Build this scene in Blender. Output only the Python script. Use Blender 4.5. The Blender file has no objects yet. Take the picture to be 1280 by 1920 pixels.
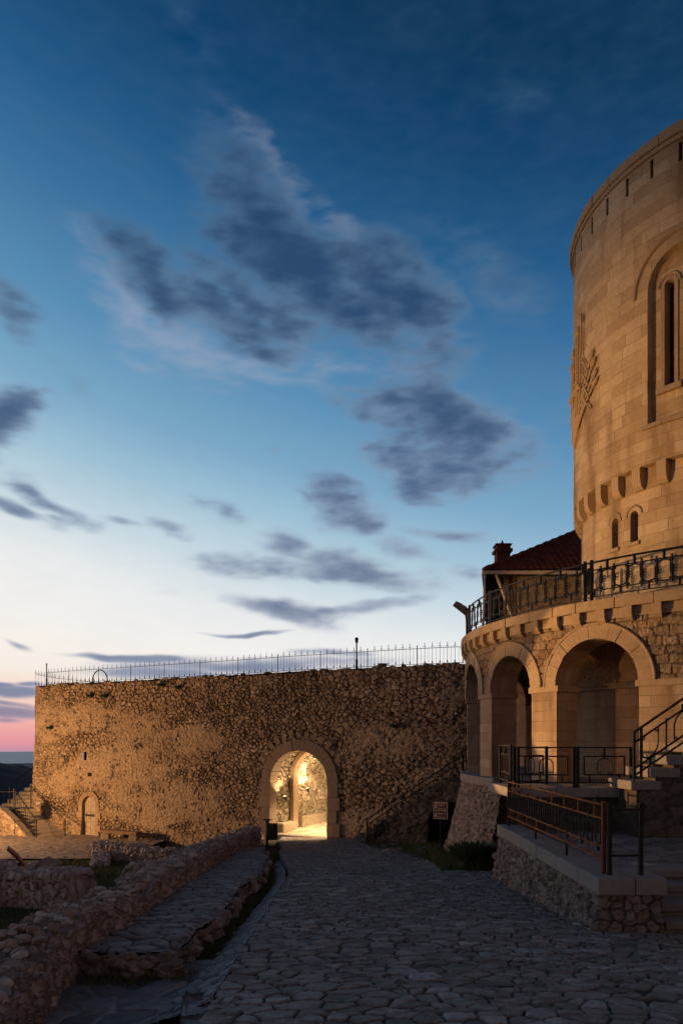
import bpy, math, random
import numpy as np
from mathutils import Vector, Matrix
from mathutils.geometry import delaunay_2d_cdt
R_ = math.radians
rnd = random.Random(7)
scene = bpy.context.scene
COL = scene.collection

# ---------------------------------------------------------------- camera
F = 1300.0            # focal length in photo pixels (1280 wide)
HY = 1390.0           # row of the eye level
cam_d = bpy.data.cameras.new("camera"); cam = bpy.data.objects.new("camera", cam_d); COL.objects.link(cam)
cam.location = (0, 0, 0); cam.rotation_euler = (R_(90), 0, 0)
cam_d.sensor_fit = 'HORIZONTAL'; cam_d.sensor_width = 36; cam_d.lens = 36*F/1280
cam_d.shift_y = (HY-960)/1280; cam_d.clip_start = .05; cam_d.clip_end = 200000
scene.camera = cam
scene.view_settings.view_transform = 'Standard'; scene.view_settings.look = 'None'
scene.view_settings.exposure = 0; scene.view_settings.gamma = 1

def lin(r, g, b):
    f = lambda c: (c/255/12.92) if c/255 <= .04045 else ((c/255+.055)/1.055)**2.4
    return (f(r), f(g), f(b), 1)

# node helper -----------------------------------------------------
class NT:
    def __init__(s, tree): s.t = tree; s.n = tree.nodes; s.l = tree.links
    def node(s, typ, **kw):
        n = s.n.new(typ)
        for k, v in kw.items():
            if k == 'ins':
                for i, x in v.items():
                    if isinstance(x, bpy.types.NodeSocket): s.l.new(x, n.inputs[i])
                    else: n.inputs[i].default_value = x
            else: setattr(n, k, v)
        return n
    def m(s, op, a, b=0.0, c=None, clamp=False):
        n = s.node('ShaderNodeMath', operation=op, use_clamp=clamp, ins={0: a, 1: b})
        if c is not None: n.inputs[2].default_value = c
        return n.outputs[0]
    def ss(s, x, a, b):
        n = s.node('ShaderNodeMapRange', interpolation_type='SMOOTHSTEP', ins={0: x, 1: a, 2: b, 3: 0.0, 4: 1.0}); return n.outputs[0]
    def mr(s, x, a, b, c, d):
        n = s.node('ShaderNodeMapRange', ins={0: x, 1: a, 2: b, 3: c, 4: d}); return n.outputs[0]
    def mix(s, f, a, b, bt='MIX'):
        n = s.node('ShaderNodeMix', data_type='RGBA', blend_type=bt)
        for i, x in ((0, f), (6, a), (7, b)):
            if isinstance(x, bpy.types.NodeSocket): s.l.new(x, n.inputs[i])
            else: n.inputs[i].default_value = x
        return n.outputs[2]
    def ramp(s, x, stops, interp='LINEAR'):
        n = s.node('ShaderNodeValToRGB'); n.color_ramp.interpolation = interp
        e = n.color_ramp.elements
        while len(e) < len(stops): e.new(.5)
        for q, (p, c) in zip(e, stops): q.position = p; q.color = c
        s.l.new(x, n.inputs[0]); return n.outputs[0]

# ---------------------------------------------------------------- world: dusk sky with drifting clouds
world = bpy.data.worlds.new("World"); scene.world = world; world.use_nodes = True
W = NT(world.node_tree); W.n.clear()
tc = W.node('ShaderNodeTexCoord')
sep = W.node('ShaderNodeSeparateXYZ', ins={0: tc.outputs['Generated']})
az = W.m('MULTIPLY', W.m('ARCTAN2', sep.outputs[0], sep.outputs[1]), 57.2958)
el = W.m('MULTIPLY', W.m('ARCSINE', sep.outputs[2]), 57.2958)
azc = W.m('MINIMUM', W.m('ABSOLUTE', W.m('ADD', az, 30.0)), 150.0)      # angle away from the afterglow
e2 = W.m('ADD', el, W.m('MULTIPLY', W.m('SUBTRACT', azc, 30.0), W.mr(el, 2.0, 14.0, .01, .21)))
stops = [(-6, (60, 70, 95)), (-1.2, (180, 145, 165)), (-.3, (232, 152, 160)), (1.1, (247, 176, 166)), (2.3, (252, 212, 192)), (3.9, (253, 243, 231)), (6.5, (248, 244, 240)),
         (9, (236, 239, 239)), (12.5, (203, 220, 229)), (16.5, (163, 197, 216)), (20.5, (124, 170, 201)), (26, (88, 142, 182)), (32, (58, 113, 158)),
         (37, (32, 88, 134)), (42, (14, 66, 108)), (48, (5, 49, 84)), (60, (8, 48, 82)), (90, (12, 48, 78))]
sky = W.ramp(W.mr(e2, -6.0, 90.0, 0.0, 1.0), [((p+6)/96, lin(*c)) for p, c in stops])
# pink haze band stays low and strongest under the afterglow
clouds = [ # photo-space centre, radii, tilt, density
 (290,520,105,46,25,.95),(400,575,125,42,20,.95),(500,455,125,90,35,1.1),(600,520,160,75,24,1.15),(470,560,110,50,20,.9),(720,545,125,64,28,1.1),(790,610,80,60,40,.85),
 (500,375,100,60,30,.7),(400,330,50,50,20,.28),(520,665,90,18,4,.6),(760,690,60,60,60,.45),(980,500,110,40,20,.16),
 (860,800,120,56,28,1.1),(740,765,95,26,10,.85),(860,885,100,34,5,1.0),(770,850,80,38,10,.85),(955,865,40,26,20,.6),
 (20,935,75,17,20,.95),(110,935,65,20,32,.85),(120,968,55,12,0,.6),(0,800,36,60,40,.9),(30,600,75,40,30,.55),
 (655,945,62,40,20,.85),(690,975,45,26,10,.7),(590,930,36,10,10,.5),(640,982,36,14,0,.5),
 (690,1075,110,26,10,.95),(610,1082,60,14,10,.6),(740,1100,45,10,0,.6),(520,1025,48,26,15,.72),(480,1065,85,20,5,.6),(410,1058,30,16,10,.5),(435,955,50,16,22,.42),(230,970,40,9,10,.4),
 (320,980,36,15,15,.62),(850,992,60,14,8,.5),(775,1028,52,18,20,.58),(875,1082,36,18,0,.42),
 (540,1153,72,16,14,1.0),(490,1140,30,8,10,.7),(700,1140,72,12,-10,.8),(600,1158,45,10,0,.55),
 (465,1188,66,3.5,0,.9),(255,1236,95,6,1,.95),(470,1248,210,14,-2,.8),(300,1262,110,10,0,.8),(620,1225,60,6,0,.6),
 (30,1297,62,11,0,1.0),(-10,1284,45,5,0,.8),(20,1335,75,10,2,.9),(25,1322,90,5,8,.6),(5,1350,34,5,0,.6),(18,1209,20,6,22,.6),(60,1283,30,4,0,.8),
 (170,738,36,20,0,.36),(75,750,28,8,0,.26),(530,850,40,10,0,.3),(355,40,90,60,40,.22),(980,160,80,30,0,.2),(920,510,130,50,20,.3),(330,1105,60,14,0,.16),(380,935,36,12,10,.35)]
lit_edges = [(190,470,60,26,30,.6),(240,580,85,50,40,.75),(330,630,120,46,22,.8),(470,690,120,20,8,.8),(600,690,90,18,0,.5),(500,300,85,40,28,.6),(650,450,60,38,45,.7),(760,700,60,50,40,.4),(840,830,60,20,10,.4),(560,640,40,26,0,.4)]
sv = W.node('ShaderNodeCombineXYZ', ins={0: az, 1: el, 2: 0.0})
def cnoise(scx, scy, rot, detail, seed, rough=.55):
    mp = W.node('ShaderNodeMapping', ins={0: sv.outputs[0], 1: (seed, seed*.7, 0), 2: (0, 0, R_(rot)), 3: (scx, scy, 1)})
    return W.node('ShaderNodeTexNoise', noise_dimensions='2D', ins={'Vector': mp.outputs[0], 'Scale': 1.0, 'Detail': detail, 'Roughness': rough}).outputs[0]
w1 = cnoise(.09, .15, 0, 3.0, 11); w2 = cnoise(.09, .15, 0, 3.0, 37)
wx = W.m('ADD', az, W.m('MULTIPLY', W.m('SUBTRACT', w1, .5), 5.5))
wy = W.m('ADD', el, W.m('MULTIPLY', W.m('SUBTRACT', w2, .5), W.mr(el, 2.0, 22.0, .6, 4.0)))
def field(dx, dy, lst):
    tot = None
    for cx_, cy_, rx, ry, rot, st in lst:
        a0 = math.atan((cx_-640)/F); e0 = math.atan((HY-cy_)/F*math.cos(a0))
        ra = math.degrees(rx/F)*math.cos(a0)**2; re = math.degrees(ry/F)*math.cos(e0)**2*math.cos(a0)
        ca, sa = math.cos(R_(-rot)), math.sin(R_(-rot))
        # q = rotate(p-c)/r
        mp = W.node('ShaderNodeMapping', vector_type='TEXTURE', ins={0: (wvec if dx == 0 else wvec2).outputs[0],
              1: (math.degrees(a0)-dx, math.degrees(e0)-dy, 0), 2: (0, 0, R_(-rot)), 3: (ra*1.75, re*1.75, 1)})
        g = W.node('ShaderNodeVectorMath', operation='LENGTH', ins={0: mp.outputs[0]}).outputs['Value']
        v = W.node('ShaderNodeMapRange', interpolation_type='SMOOTHSTEP', ins={0: g, 1: 1.2, 2: .0, 3: 0.0, 4: st}).outputs[0]
        tot = v if tot is None else W.m('SMOOTH_MAX', tot, v, .12)
    return tot
wvec = W.node('ShaderNodeCombineXYZ', ins={0: wx, 1: wy, 2: 0.0}); wvec2 = wvec
fd = field(0, 0, clouds); fl_ = field(0, 0, lit_edges)
n1 = cnoise(.16, .34, 28, 3.0, 3.0, .5); n2 = cnoise(.45, 1.5, 30, 3.0, 8.0, .45)
nz = W.m('ADD', W.m('MULTIPLY', W.m('SUBTRACT', n1, .5), .9), W.m('MULTIPLY', W.m('SUBTRACT', n2, .5), .55))
hi = W.mr(el, 3.0, 20.0, .45, 1.0)
dens = W.m('ADD', fd, W.m('MULTIPLY', W.m('MULTIPLY', nz, hi), W.ss(fd, 0.0, .35)))
n3 = cnoise(.22, .55, 30, 4.0, 21, .5)
cover = W.ss(dens, -.03, .74)
core = W.ss(W.m('ADD', dens, W.m('MULTIPLY', W.m('SUBTRACT', n3, .5), 1.1)), .12, 1.25)
thin_c = W.ramp(W.mr(el, 0.0, 50.0, 0.0, 1.0), [(0, lin(200, 150, 165)), (.07, lin(150, 155, 180)), (.2, lin(168, 178, 196)), (.4, lin(132, 154, 182)), (.7, lin(84, 116, 148)), (1, lin(60, 95, 135))])
core_c = W.ramp(W.mr(el, 0.0, 50.0, 0.0, 1.0), [(0, lin(140, 125, 150)), (.07, lin(112, 126, 155)), (.2, lin(100, 116, 146)), (.35, lin(76, 96, 130)), (.6, lin(46, 74, 110)), (1, lin(30, 60, 98))])
ccol = W.mix(core, thin_c, core_c)
le = W.ss(W.m('ADD', fl_, W.m('MULTIPLY', W.m('MULTIPLY', W.m('SUBTRACT', n2, .5), .9), W.ss(fl_, 0.0, .3))), .0, 1.15)
skyc = W.mix(W.m('MULTIPLY', le, .52), sky, lin(172, 178, 196))
skyc = W.mix(W.m('MULTIPLY', cover, .93), skyc, ccol)
# mauve belt opposite the afterglow, unseen, warmed and raised to light the foreground
skyc = W.mix(W.m('MULTIPLY', W.ss(azc, 70.0, 130.0), W.m('SUBTRACT', 1.0, W.ss(el, 15.0, 60.0))), skyc, lin(142, 116, 108))
bg = W.node('ShaderNodeBackground', ins={0: skyc, 1: 1.0})
wo = W.node('ShaderNodeOutputWorld', ins={0: bg.outputs[0]})
world.cycles.sampling_method = 'MANUAL'; world.cycles.sample_map_resolution = 512

# ---------------------------------------------------------------- lamps of the place (floodlights)
def spot(name, loc, target, power, size, blend, color, radius=.12):
    d = bpy.data.lights.new(name, 'SPOT'); d.energy = power; d.spot_size = R_(size); d.spot_blend = blend
    d.color = color; d.shadow_soft_size = radius
    o = bpy.data.objects.new(name, d); COL.objects.link(o); o.location = loc
    o.rotation_euler = (Vector(target)-Vector(loc)).to_track_quat('-Z', 'Y').to_euler()
    return o
WARM = (1, .55, .195); WARM2 = (1, .535, .205)
spot('wall_floodlight', (-21.3, 30.0, -2.3), (-9.5, 34.5, -1.8), 7000, 125, .5, WARM2, .12)
spot('tower_floodlight', (-10.0, 14.3, .5), (8.0, 20.2, 8.2), 12500, 36, .9, WARM, .08)
spot('house_floodlight', (-10.0, 14.1, .5), (8.2, 26.3, 4.9), 7000, 11, .5, WARM, .08)  # extra spot split off the tower floodlight, added to light the house
spot('arcade_floodlight', (-10.0, 17.0, .5), (5.9, 15.19, 1.15), 14000, 19.5, .12, WARM, .08)  # narrow cone edge stands in for the shadow of an unseen object

# ================================================================ numpy procedural helpers
def hsh(ix, iy, s):
    h = (ix.astype(np.int64)*374761393 + iy.astype(np.int64)*668265263 + s*1442695041) & 0xffffffff
    h = ((h ^ (h >> 13))*1274126177) & 0xffffffff
    h = ((h ^ (h >> 15))*2246822519) & 0xffffffff
    return ((h ^ (h >> 16)) & 0xffffff)/16777216.0
def vnoise(u, v, sc, s, octv=3):
    out = 0; amp = 1; tot = 0
    for k in range(octv):
        x = u/sc*2**k + 17.3*k; y = v/sc*2**k - 5.1*k
        i = np.floor(x); j = np.floor(y); fx = x-i; fy = y-j
        fx = fx*fx*(3-2*fx); fy = fy*fy*(3-2*fy)
        a = hsh(i, j, s+k)*(1-fx)+hsh(i+1, j, s+k)*fx; b = hsh(i, j+1, s+k)*(1-fx)+hsh(i+1, j+1, s+k)*fx
        out = out+amp*(a*(1-fy)+b*fy); tot += amp; amp *= .5
    return out/tot-.5
def voro(u, v, cu, cv, s, jit=.85):
    x = u/cu; y = v/cv; i0 = np.floor(x); j0 = np.floor(y)
    d1 = np.full(u.shape, 9.); d2 = np.full(u.shape, 9.); rid = np.zeros(u.shape)
    for di in (-1, 0, 1):
        for dj in (-1, 0, 1):
            i = i0+di; j = j0+dj
            px = i+.5+jit*(hsh(i, j, s)-.5)+.5*(np.mod(j, 2)-.5); py = j+.5+jit*(hsh(i, j, s+5)-.5)
            w = .25*(hsh(i, j, s+9)-.5)
            d = np.hypot(x-px, y-py)-w
            near = d < d1
            d2 = np.where(near, d1, np.minimum(d2, d)); rid = np.where(near, hsh(i, j, s+2), rid); d1 = np.where(near, d, d1)
    return d1, d2-d1, rid
def courses(u, v, ch, bw, s):
    y = v/ch+.25*np.sin(v*1.7+s); j = np.floor(y); fy = y-j
    x = u/bw+hsh(j, j*0, s)*7; x = x+.35*(hsh(np.floor(x), j, s+3)-.5)*0
    i = np.floor(x); b0 = i+.3*(hsh(i, j, s+4)-.5); b1 = i+1+.3*(hsh(i+1, j, s+4)-.5)
    lo = x < b0; hi_ = x > b1
    ii = np.where(lo, i-1, np.where(hi_, i+1, i))
    e = np.minimum(np.abs(x-b0), np.abs(x-b1))*bw
    ed = np.minimum(e, np.minimum(fy, 1-fy)*ch)
    return ed, hsh(ii, j, s+7)
def sstep(x, a, b):
    t = np.clip((x-a)/(b-a), 0, 1); return t*t*(3-2*t)

def set_props(o, label=None, cat=None, group=None, kind=None):
    if label: o['label'] = label
    if cat: o['category'] = cat
    if group: o['group'] = group
    if kind: o['kind'] = kind
    return o
def empty(name, loc, label, cat, group=None, rz=0):
    o = bpy.data.objects.new(name, None); COL.objects.link(o); o.location = loc; o.rotation_euler = (0, 0, rz)
    bpy.context.view_layer.update() if False else None
    return set_props(o, label, cat, group)
def org(parent):
    p = Vector((0, 0, 0))
    while parent is not None: p += parent.location; parent = parent.parent
    return p
def link_mesh(name, me, mat, parent):
    o = bpy.data.objects.new(name, me); COL.objects.link(o)
    if mat: me.materials.append(mat)
    if parent: o.parent = parent
    return o
def grid_mesh(name, P, mat, parent=None, uv=None, attr=None, keep=None, smooth=False, flip=False, closed_u=False):
    """P: (nv, nu, 3) world points"""
    nv, nu, _ = P.shape
    o0 = org(parent); Q = P.reshape(-1, 3)-np.array(o0)
    idx = np.arange(nv*nu).reshape(nv, nu)
    f = np.stack([idx[:-1, :-1], idx[:-1, 1:], idx[1:, 1:], idx[1:, :-1]], -1).reshape(-1, 4)
    if keep is not None: f = f[keep.reshape(-1)]
    if flip: f = f[:, ::-1]
    used = np.unique(f); remap = -np.ones(nv*nu, int); remap[used] = np.arange(len(used)); f = remap[f]
    me = bpy.data.meshes.new(name); me.vertices.add(len(used)); me.vertices.foreach_set('co', Q[used].ravel())
    me.loops.add(f.size); me.loops.foreach_set('vertex_index', f.ravel().astype(np.int32))
    me.polygons.add(len(f)); me.polygons.foreach_set('loop_start', (np.arange(len(f))*4).astype(np.int32))
    if uv is not None:
        l = me.uv_layers.new(name='UVMap'); l.data.foreach_set('uv', uv.reshape(-1, 2)[used][f.ravel()].ravel())
    if attr is not None:
        a = me.attributes.new('stone', 'FLOAT_COLOR', 'POINT'); c = np.ones((len(used), 4)); c[:, :3] = attr.reshape(-1, 3)[used]
        a.data.foreach_set('color', c.ravel())
    me.update(calc_edges=True)
    me.polygons.foreach_set('use_smooth', np.full(len(f), bool(smooth)))
    me.validate()
    return link_mesh(name, me, mat, parent)
def normals(P):
    du = np.gradient(P, axis=1); dv = np.gradient(P, axis=0); n = np.cross(du, dv)
    return n/np.maximum(1e-9, np.linalg.norm(n, axis=2, keepdims=True))
def relief(name, pos, us, vs, mat, parent=None, cell=(.3, .22), amp=.05, seed=1, mode='rubble', keepfn=None, rough=.02, gap=.12, smooth=True, sgn=1, big=0.0):
    """a displaced masonry sheet; pos(U,V) -> xyz arrays"""
    U, V = np.meshgrid(us, vs); P = np.stack(pos(U, V), -1); N = normals(P)*sgn
    wu = U+.3*cell[0]*vnoise(U, V, cell[0]*1.3, seed+31, 2)*2+.22*cell[0]*vnoise(U, V, cell[0]*.45, seed+32, 2); wv = V+.3*cell[1]*vnoise(U, V, cell[0]*1.3, seed+47, 2)*2+.22*cell[1]*vnoise(U, V, cell[0]*.45, seed+48, 2)
    if mode == 'rubble':
        d1, e, rid = voro(wu, wv, cell[0], cell[1], seed)
        edge = sstep(e, 0, gap*1.25); h = amp*(edge*(.5+.5*rid)-.18*np.minimum(d1, 1)**2+.25*rid)
    else:
        ed, rid = courses(wu if mode == 'rough' else U, wv if mode == 'rough' else V, cell[1], cell[0], seed)
        edge = sstep(ed, 0, gap*.25); h = amp*(edge*(.7+.3*rid))
    h = h+rough*(vnoise(U, V, .18, seed+3, 4)*1.3+vnoise(U, V, .05, seed+5, 2)*.5)+big*vnoise(U, V, 1.6, seed+13, 3)*2
    P = P+N*h[..., None]
    nz_ = vnoise(U, V, 1.5, seed+21, 4)+.5
    A = np.stack([rid, edge, nz_], -1)
    keep = None
    if keepfn is not None:
        uc = (U[:-1, :-1]+U[1:, 1:])/2; vc = (V[:-1, :-1]+V[1:, 1:])/2; keep = keepfn(uc, vc)
    return grid_mesh(name, P, mat, parent, np.stack([U, V], -1), A, keep, smooth, flip=(sgn < 0))

class MB:
    def __init__(s): s.v = []; s.f = []
    def add(s, vs, fs):
        b = len(s.v); s.v += [tuple(v) for v in vs]; s.f += [tuple(b+i for i in f) for f in fs]
    def hexa(s, p):  # 8 pts: bottom 4 ccw, top 4 ccw
        s.add(p, [(3, 2, 1, 0), (4, 5, 6, 7), (0, 1, 5, 4), (1, 2, 6, 5), (2, 3, 7, 6), (3, 0, 4, 7)])
    def box(s, c, d, rz=0, ax=None):
        x, y, z = d[0]/2, d[1]/2, d[2]/2
        ca, sa = math.cos(rz), math.sin(rz)
        s.hexa([(c[0]+a*x*ca-b*y*sa, c[1]+a*x*sa+b*y*ca, c[2]+q*z) for q in (-1, 1) for a, b in ((-1, -1), (1, -1), (1, 1), (-1, 1))])
    def bar(s, a, b, w, h, up=(0, 0, 1)):
        a = Vector(a); b = Vector(b); t = (b-a).normalized(); u = Vector(up)
        if abs(t.dot(u)) > .97: u = Vector((1, 0, 0))
        n = t.cross(u).normalized(); u = n.cross(t)
        s.hexa([p+n*(i*w/2)+u*(j*h/2) for p in (a, b) for i, j in ((-1, -1), (1, -1), (1, 1), (-1, 1))])
    def tube(s, pts, r, n=6, closed=False):
        pts = [Vector(p) for p in pts]; k = len(pts); b = len(s.v); prev = None
        rr = r if isinstance(r, (list, tuple)) else [r]*k
        for i, p in enumerate(pts):
            a = pts[(i-1) % k] if (closed or i > 0) else p; c = pts[(i+1) % k] if (closed or i < k-1) else p
            t = (c-a).normalized()
            if prev is None:
                u = Vector((0, 0, 1)) if abs(t.z) < .9 else Vector((1, 0, 0)); u = (u-t*u.dot(t)).normalized()
            else: u = (prev-t*prev.dot(t)).normalized()
            prev = u; w = t.cross(u)
            for j in range(n):
                an = 2*math.pi*j/n; s.v.append(tuple(p+(u*math.cos(an)+w*math.sin(an))*rr[i]))
        m = k if closed else k-1
        for i in range(m):
            for j in range(n):
                q = (i+1) % k
                s.f.append((b+i*n+j, b+i*n+(j+1) % n, b+q*n+(j+1) % n, b+q*n+j))
        if not closed:
            s.f.append(tuple(b+j for j in range(n-1, -1, -1))); s.f.append(tuple(b+(k-1)*n+j for j in range(n)))
    def lathe(s, c, prof, n=12):
        b = len(s.v)
        for r, z in prof:
            for j in range(n): an = 2*math.pi*j/n; s.v.append((c[0]+r*math.cos(an), c[1]+r*math.sin(an), c[2]+z))
        for i in range(len(prof)-1):
            for j in range(n): s.f.append((b+i*n+j, b+i*n+(j+1) % n, b+(i+1)*n+(j+1) % n, b+(i+1)*n+j))
    def prism(s, poly, z0, z1):
        n = len(poly); s.add([(p[0], p[1], z0) for p in poly]+[(p[0], p[1], z1) for p in poly],
            [tuple(range(n-1, -1, -1)), tuple(range(n, 2*n))]+[(i, (i+1) % n, n+(i+1) % n, n+i) for i in range(n)])
    def strip(s, A, B, closed=False):
        n = len(A); s.add(list(A)+list(B), [(i, (i+1) % n, n+(i+1) % n, n+i) for i in range(n if closed else n-1)])
    def rock(s, c, r, seed):
        q = random.Random(seed); b = len(s.v); n = 7; r = (r[0]*q.uniform(.7, 1.3), r[1]*q.uniform(.7, 1.3), r[2]*q.uniform(.8, 1.5)); tl = (q.uniform(-.35, .35), q.uniform(-.35, .35))
        rows = [(-.9, .45), (-.45, .9), (.1, 1.0), (.6, .8), (.92, .35)]
        for z, k in rows:
            for j in range(n):
                an = 2*math.pi*(j+q.uniform(-.25, .25))/n; e = k*q.uniform(.74, 1.15)
                dx, dy = r[0]*e*math.cos(an), r[1]*e*math.sin(an); s.v.append((c[0]+dx, c[1]+dy, c[2]+r[2]*(z+q.uniform(-.15, .15))+dx*tl[0]+dy*tl[1]))
        for i in range(4):
            for j in range(n): s.f.append((b+i*n+j, b+i*n+(j+1) % n, b+(i+1)*n+(j+1) % n, b+(i+1)*n+j))
        s.f.append(tuple(b+4*n+j for j in range(n))); s.f.append(tuple(b+j for j in range(n-1, -1, -1)))
    def build(s, name, mat, parent=None, bevel=0, smooth=False):
        o0 = org(parent); me = bpy.data.meshes.new(name)
        me.from_pydata([(v[0]-o0[0], v[1]-o0[1], v[2]-o0[2]) for v in s.v], [], s.f); me.update()
        if mat is not None and mat.get('per_stone'):
            a = me.attributes.new('stone', 'FLOAT_COLOR', 'POINT'); i = np.arange(len(s.v))//35
            a.data.foreach_set('color', np.stack([hsh(i, i*0, 3), .95+0*i, .5+0*i, 1+0*i], -1).ravel())
        o = link_mesh(name, me, mat, parent)
        if smooth: me.polygons.foreach_set('use_smooth', np.ones(len(me.polygons), bool))
        if bevel:
            m = o.modifiers.new('bevel', 'BEVEL'); m.width = bevel; m.segments = 2; m.limit_method = 'ANGLE'
        return o

# ================================================================ materials
def pbsdf(name):
    m = bpy.data.materials.new(name); m.use_nodes = True; T = NT(m.node_tree)
    return m, T, m.node_tree.nodes['Principled BSDF']
def masonry(name, cols, gapc, fine=14.0, bump=.5, rough=.9, patch=None, pamt=.5):
    """reads the per-stone attribute of relief()"""
    m, T, b = pbsdf(name)
    at = T.node('ShaderNodeAttribute', attribute_name='stone'); sp = T.node('ShaderNodeSeparateColor', ins={0: at.outputs['Color']})
    tc = T.node('ShaderNodeTexCoord')
    c = T.ramp(sp.outputs[0], [(i/(len(cols)-1), (*q, 1)) for i, q in enumerate(cols)])
    n = T.node('ShaderNodeTexNoise', ins={'Vector': tc.outputs['Object'], 'Scale': fine, 'Detail': 6.0, 'Roughness': .65})
    c = T.mix(1.0, c, T.ramp(n.outputs[0], [(.3, (.55, .55, .55, 1)), (.7, (1.25, 1.22, 1.18, 1))]), 'MULTIPLY')
    if patch is not None:
        n3 = T.node('ShaderNodeTexNoise', ins={'Vector': tc.outputs['Object'], 'Scale': .55, 'Detail': 5.0, 'Roughness': .6})
        c = T.mix(T.m('MULTIPLY', T.ss(n3.outputs[0], .5, .68), pamt), c, (*patch, 1))
    c = T.mix(T.mr(sp.outputs[1], .0, .8, .9, 0.0), c, (*gapc, 1))
    T.l.new(c, b.inputs['Base Color']); b.inputs['Roughness'].default_value = rough
    n2 = T.node('ShaderNodeTexNoise', ins={'Vector': tc.outputs['Object'], 'Scale': fine*2.2, 'Detail': 5.0, 'Roughness': .7})
    bp = T.node('ShaderNodeBump', ins={'Strength': bump, 'Distance': .03, 'Height': n2.outputs[0]})
    T.l.new(bp.outputs[0], b.inputs['Normal'])
    b.inputs['Specular IOR Level'].default_value = .25; m['per_stone'] = 1
    return m
def stone_plain(name, c0, c1, fine=9.0, bump=.35, rough=.85):
    m, T, b = pbsdf(name); tc = T.node('ShaderNodeTexCoord')
    n = T.node('ShaderNodeTexNoise', ins={'Vector': tc.outputs['Object'], 'Scale': fine, 'Detail': 8.0, 'Roughness': .65})
    n1 = T.node('ShaderNodeTexNoise', ins={'Vector': tc.outputs['Object'], 'Scale': 1.1, 'Detail': 4.0})
    c = T.ramp(T.m('ADD', T.m('MULTIPLY', n.outputs[0], .5), T.m('MULTIPLY', n1.outputs[0], .5)), [(.3, (*c0, 1)), (.7, (*c1, 1))])
    T.l.new(c, b.inputs['Base Color']); b.inputs['Roughness'].default_value = rough; b.inputs['Specular IOR Level'].default_value = .25
    n2 = T.node('ShaderNodeTexNoise', ins={'Vector': tc.outputs['Object'], 'Scale': fine*4, 'Detail': 5.0, 'Roughness': .7})
    bp = T.node('ShaderNodeBump', ins={'Strength': bump, 'Distance': .02, 'Height': n2.outputs[0]}); T.l.new(bp.outputs[0], b.inputs['Normal'])
    return m
def ashlar(name, c0, c1, c2, bw=.62, bh=.34, joint=(.12, .085, .055)):
    m, T, b = pbsdf(name); tc = T.node('ShaderNodeTexCoord'); uv = tc.outputs['UV']
    wn = T.node('ShaderNodeTexNoise', ins={'Vector': uv, 'Scale': 1.2, 'Detail': 2.0})
    vv = T.node('ShaderNodeVectorMath', operation='MULTIPLY_ADD', ins={0: wn.outputs['Color'], 1: (.012, .012, 0), 2: uv})
    def brick(w, h, off):
        q = T.node('ShaderNodeTexBrick', offset=off, squash=1.35, squash_frequency=3,
            ins={'Vector': vv.outputs[0], 'Color1': (0, 0, 0, 1), 'Color2': (1, 1, 1, 1), 'Mortar': (.5, .5, .5, 1), 'Scale': 1.0, 'Mortar Size': .006, 'Mortar Smooth': .3, 'Bias': 0.0, 'Brick Width': w, 'Row Height': h})
        return q
    q = brick(bw, bh, .43); q2 = brick(bw*1.9, bh, .37)
    sel = T.node('ShaderNodeTexNoise', noise_dimensions='1D', ins={'W': T.m('FLOOR', T.m('DIVIDE', T.node('ShaderNodeSeparateXYZ', ins={0: vv.outputs[0]}).outputs[1], bh)), 'Scale': 3.7})
    s2 = T.m('GREATER_THAN', sel.outputs[0], .5)
    qc = T.mix(s2, q.outputs[0], q2.outputs[0]); qf = T.node('ShaderNodeMix', ins={0: s2, 2: q.outputs[1], 3: q2.outputs[1]}).outputs[0]
    n = T.node('ShaderNodeTexNoise', ins={'Vector': uv, 'Scale': 7.0, 'Detail': 8.0, 'Roughness': .7})
    n1 = T.node('ShaderNodeTexNoise', ins={'Vector': uv, 'Scale': .45, 'Detail': 5.0, 'Roughness': .6})
    st = T.node('ShaderNodeTexNoise', ins={'Vector': T.node('ShaderNodeMapping', ins={0: uv, 3: (1.3, .22, 1)}).outputs[0], 'Scale': 1.0, 'Detail': 6.0})
    x = T.m('ADD', T.m('MULTIPLY', qc, .30), T.m('ADD', T.m('MULTIPLY', n.outputs[0], .55), T.m('MULTIPLY', n1.outputs[0], .45)))
    c = T.ramp(x, [(.28, (*c0, 1)), (.6, (*c1, 1)), (.9, (*c2, 1))])
    c = T.mix(T.m('MULTIPLY', T.ss(st.outputs[0], .48, .70), .75), c, (c0[0]*.7, c0[1]*.62, c0[2]*.5, 1))
    jn = T.node('ShaderNodeTexNoise', ins={'Vector': uv, 'Scale': 1.7, 'Detail': 4.0})
    c = T.mix(T.m('MULTIPLY', qf, T.m('MULTIPLY', T.ss(jn.outputs[0], .35, .6), .85)), c, (*joint, 1))
    T.l.new(c, b.inputs['Base Color']); b.inputs['Roughness'].default_value = .88; b.inputs['Specular IOR Level'].default_value = .25
    n2 = T.node('ShaderNodeTexNoise', ins={'Vector': uv, 'Scale': 34.0, 'Detail': 5.0, 'Roughness': .7})
    hh = T.m('SUBTRACT', T.m('ADD', T.m('MULTIPLY', n2.outputs[0], .5), T.m('MULTIPLY', qc, .12)), T.m('MULTIPLY', qf, .7))
    bp = T.node('ShaderNodeBump', ins={'Strength': .55, 'Distance': .02, 'Height': hh}); T.l.new(bp.outputs[0], b.inputs['Normal'])
    return m
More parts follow.
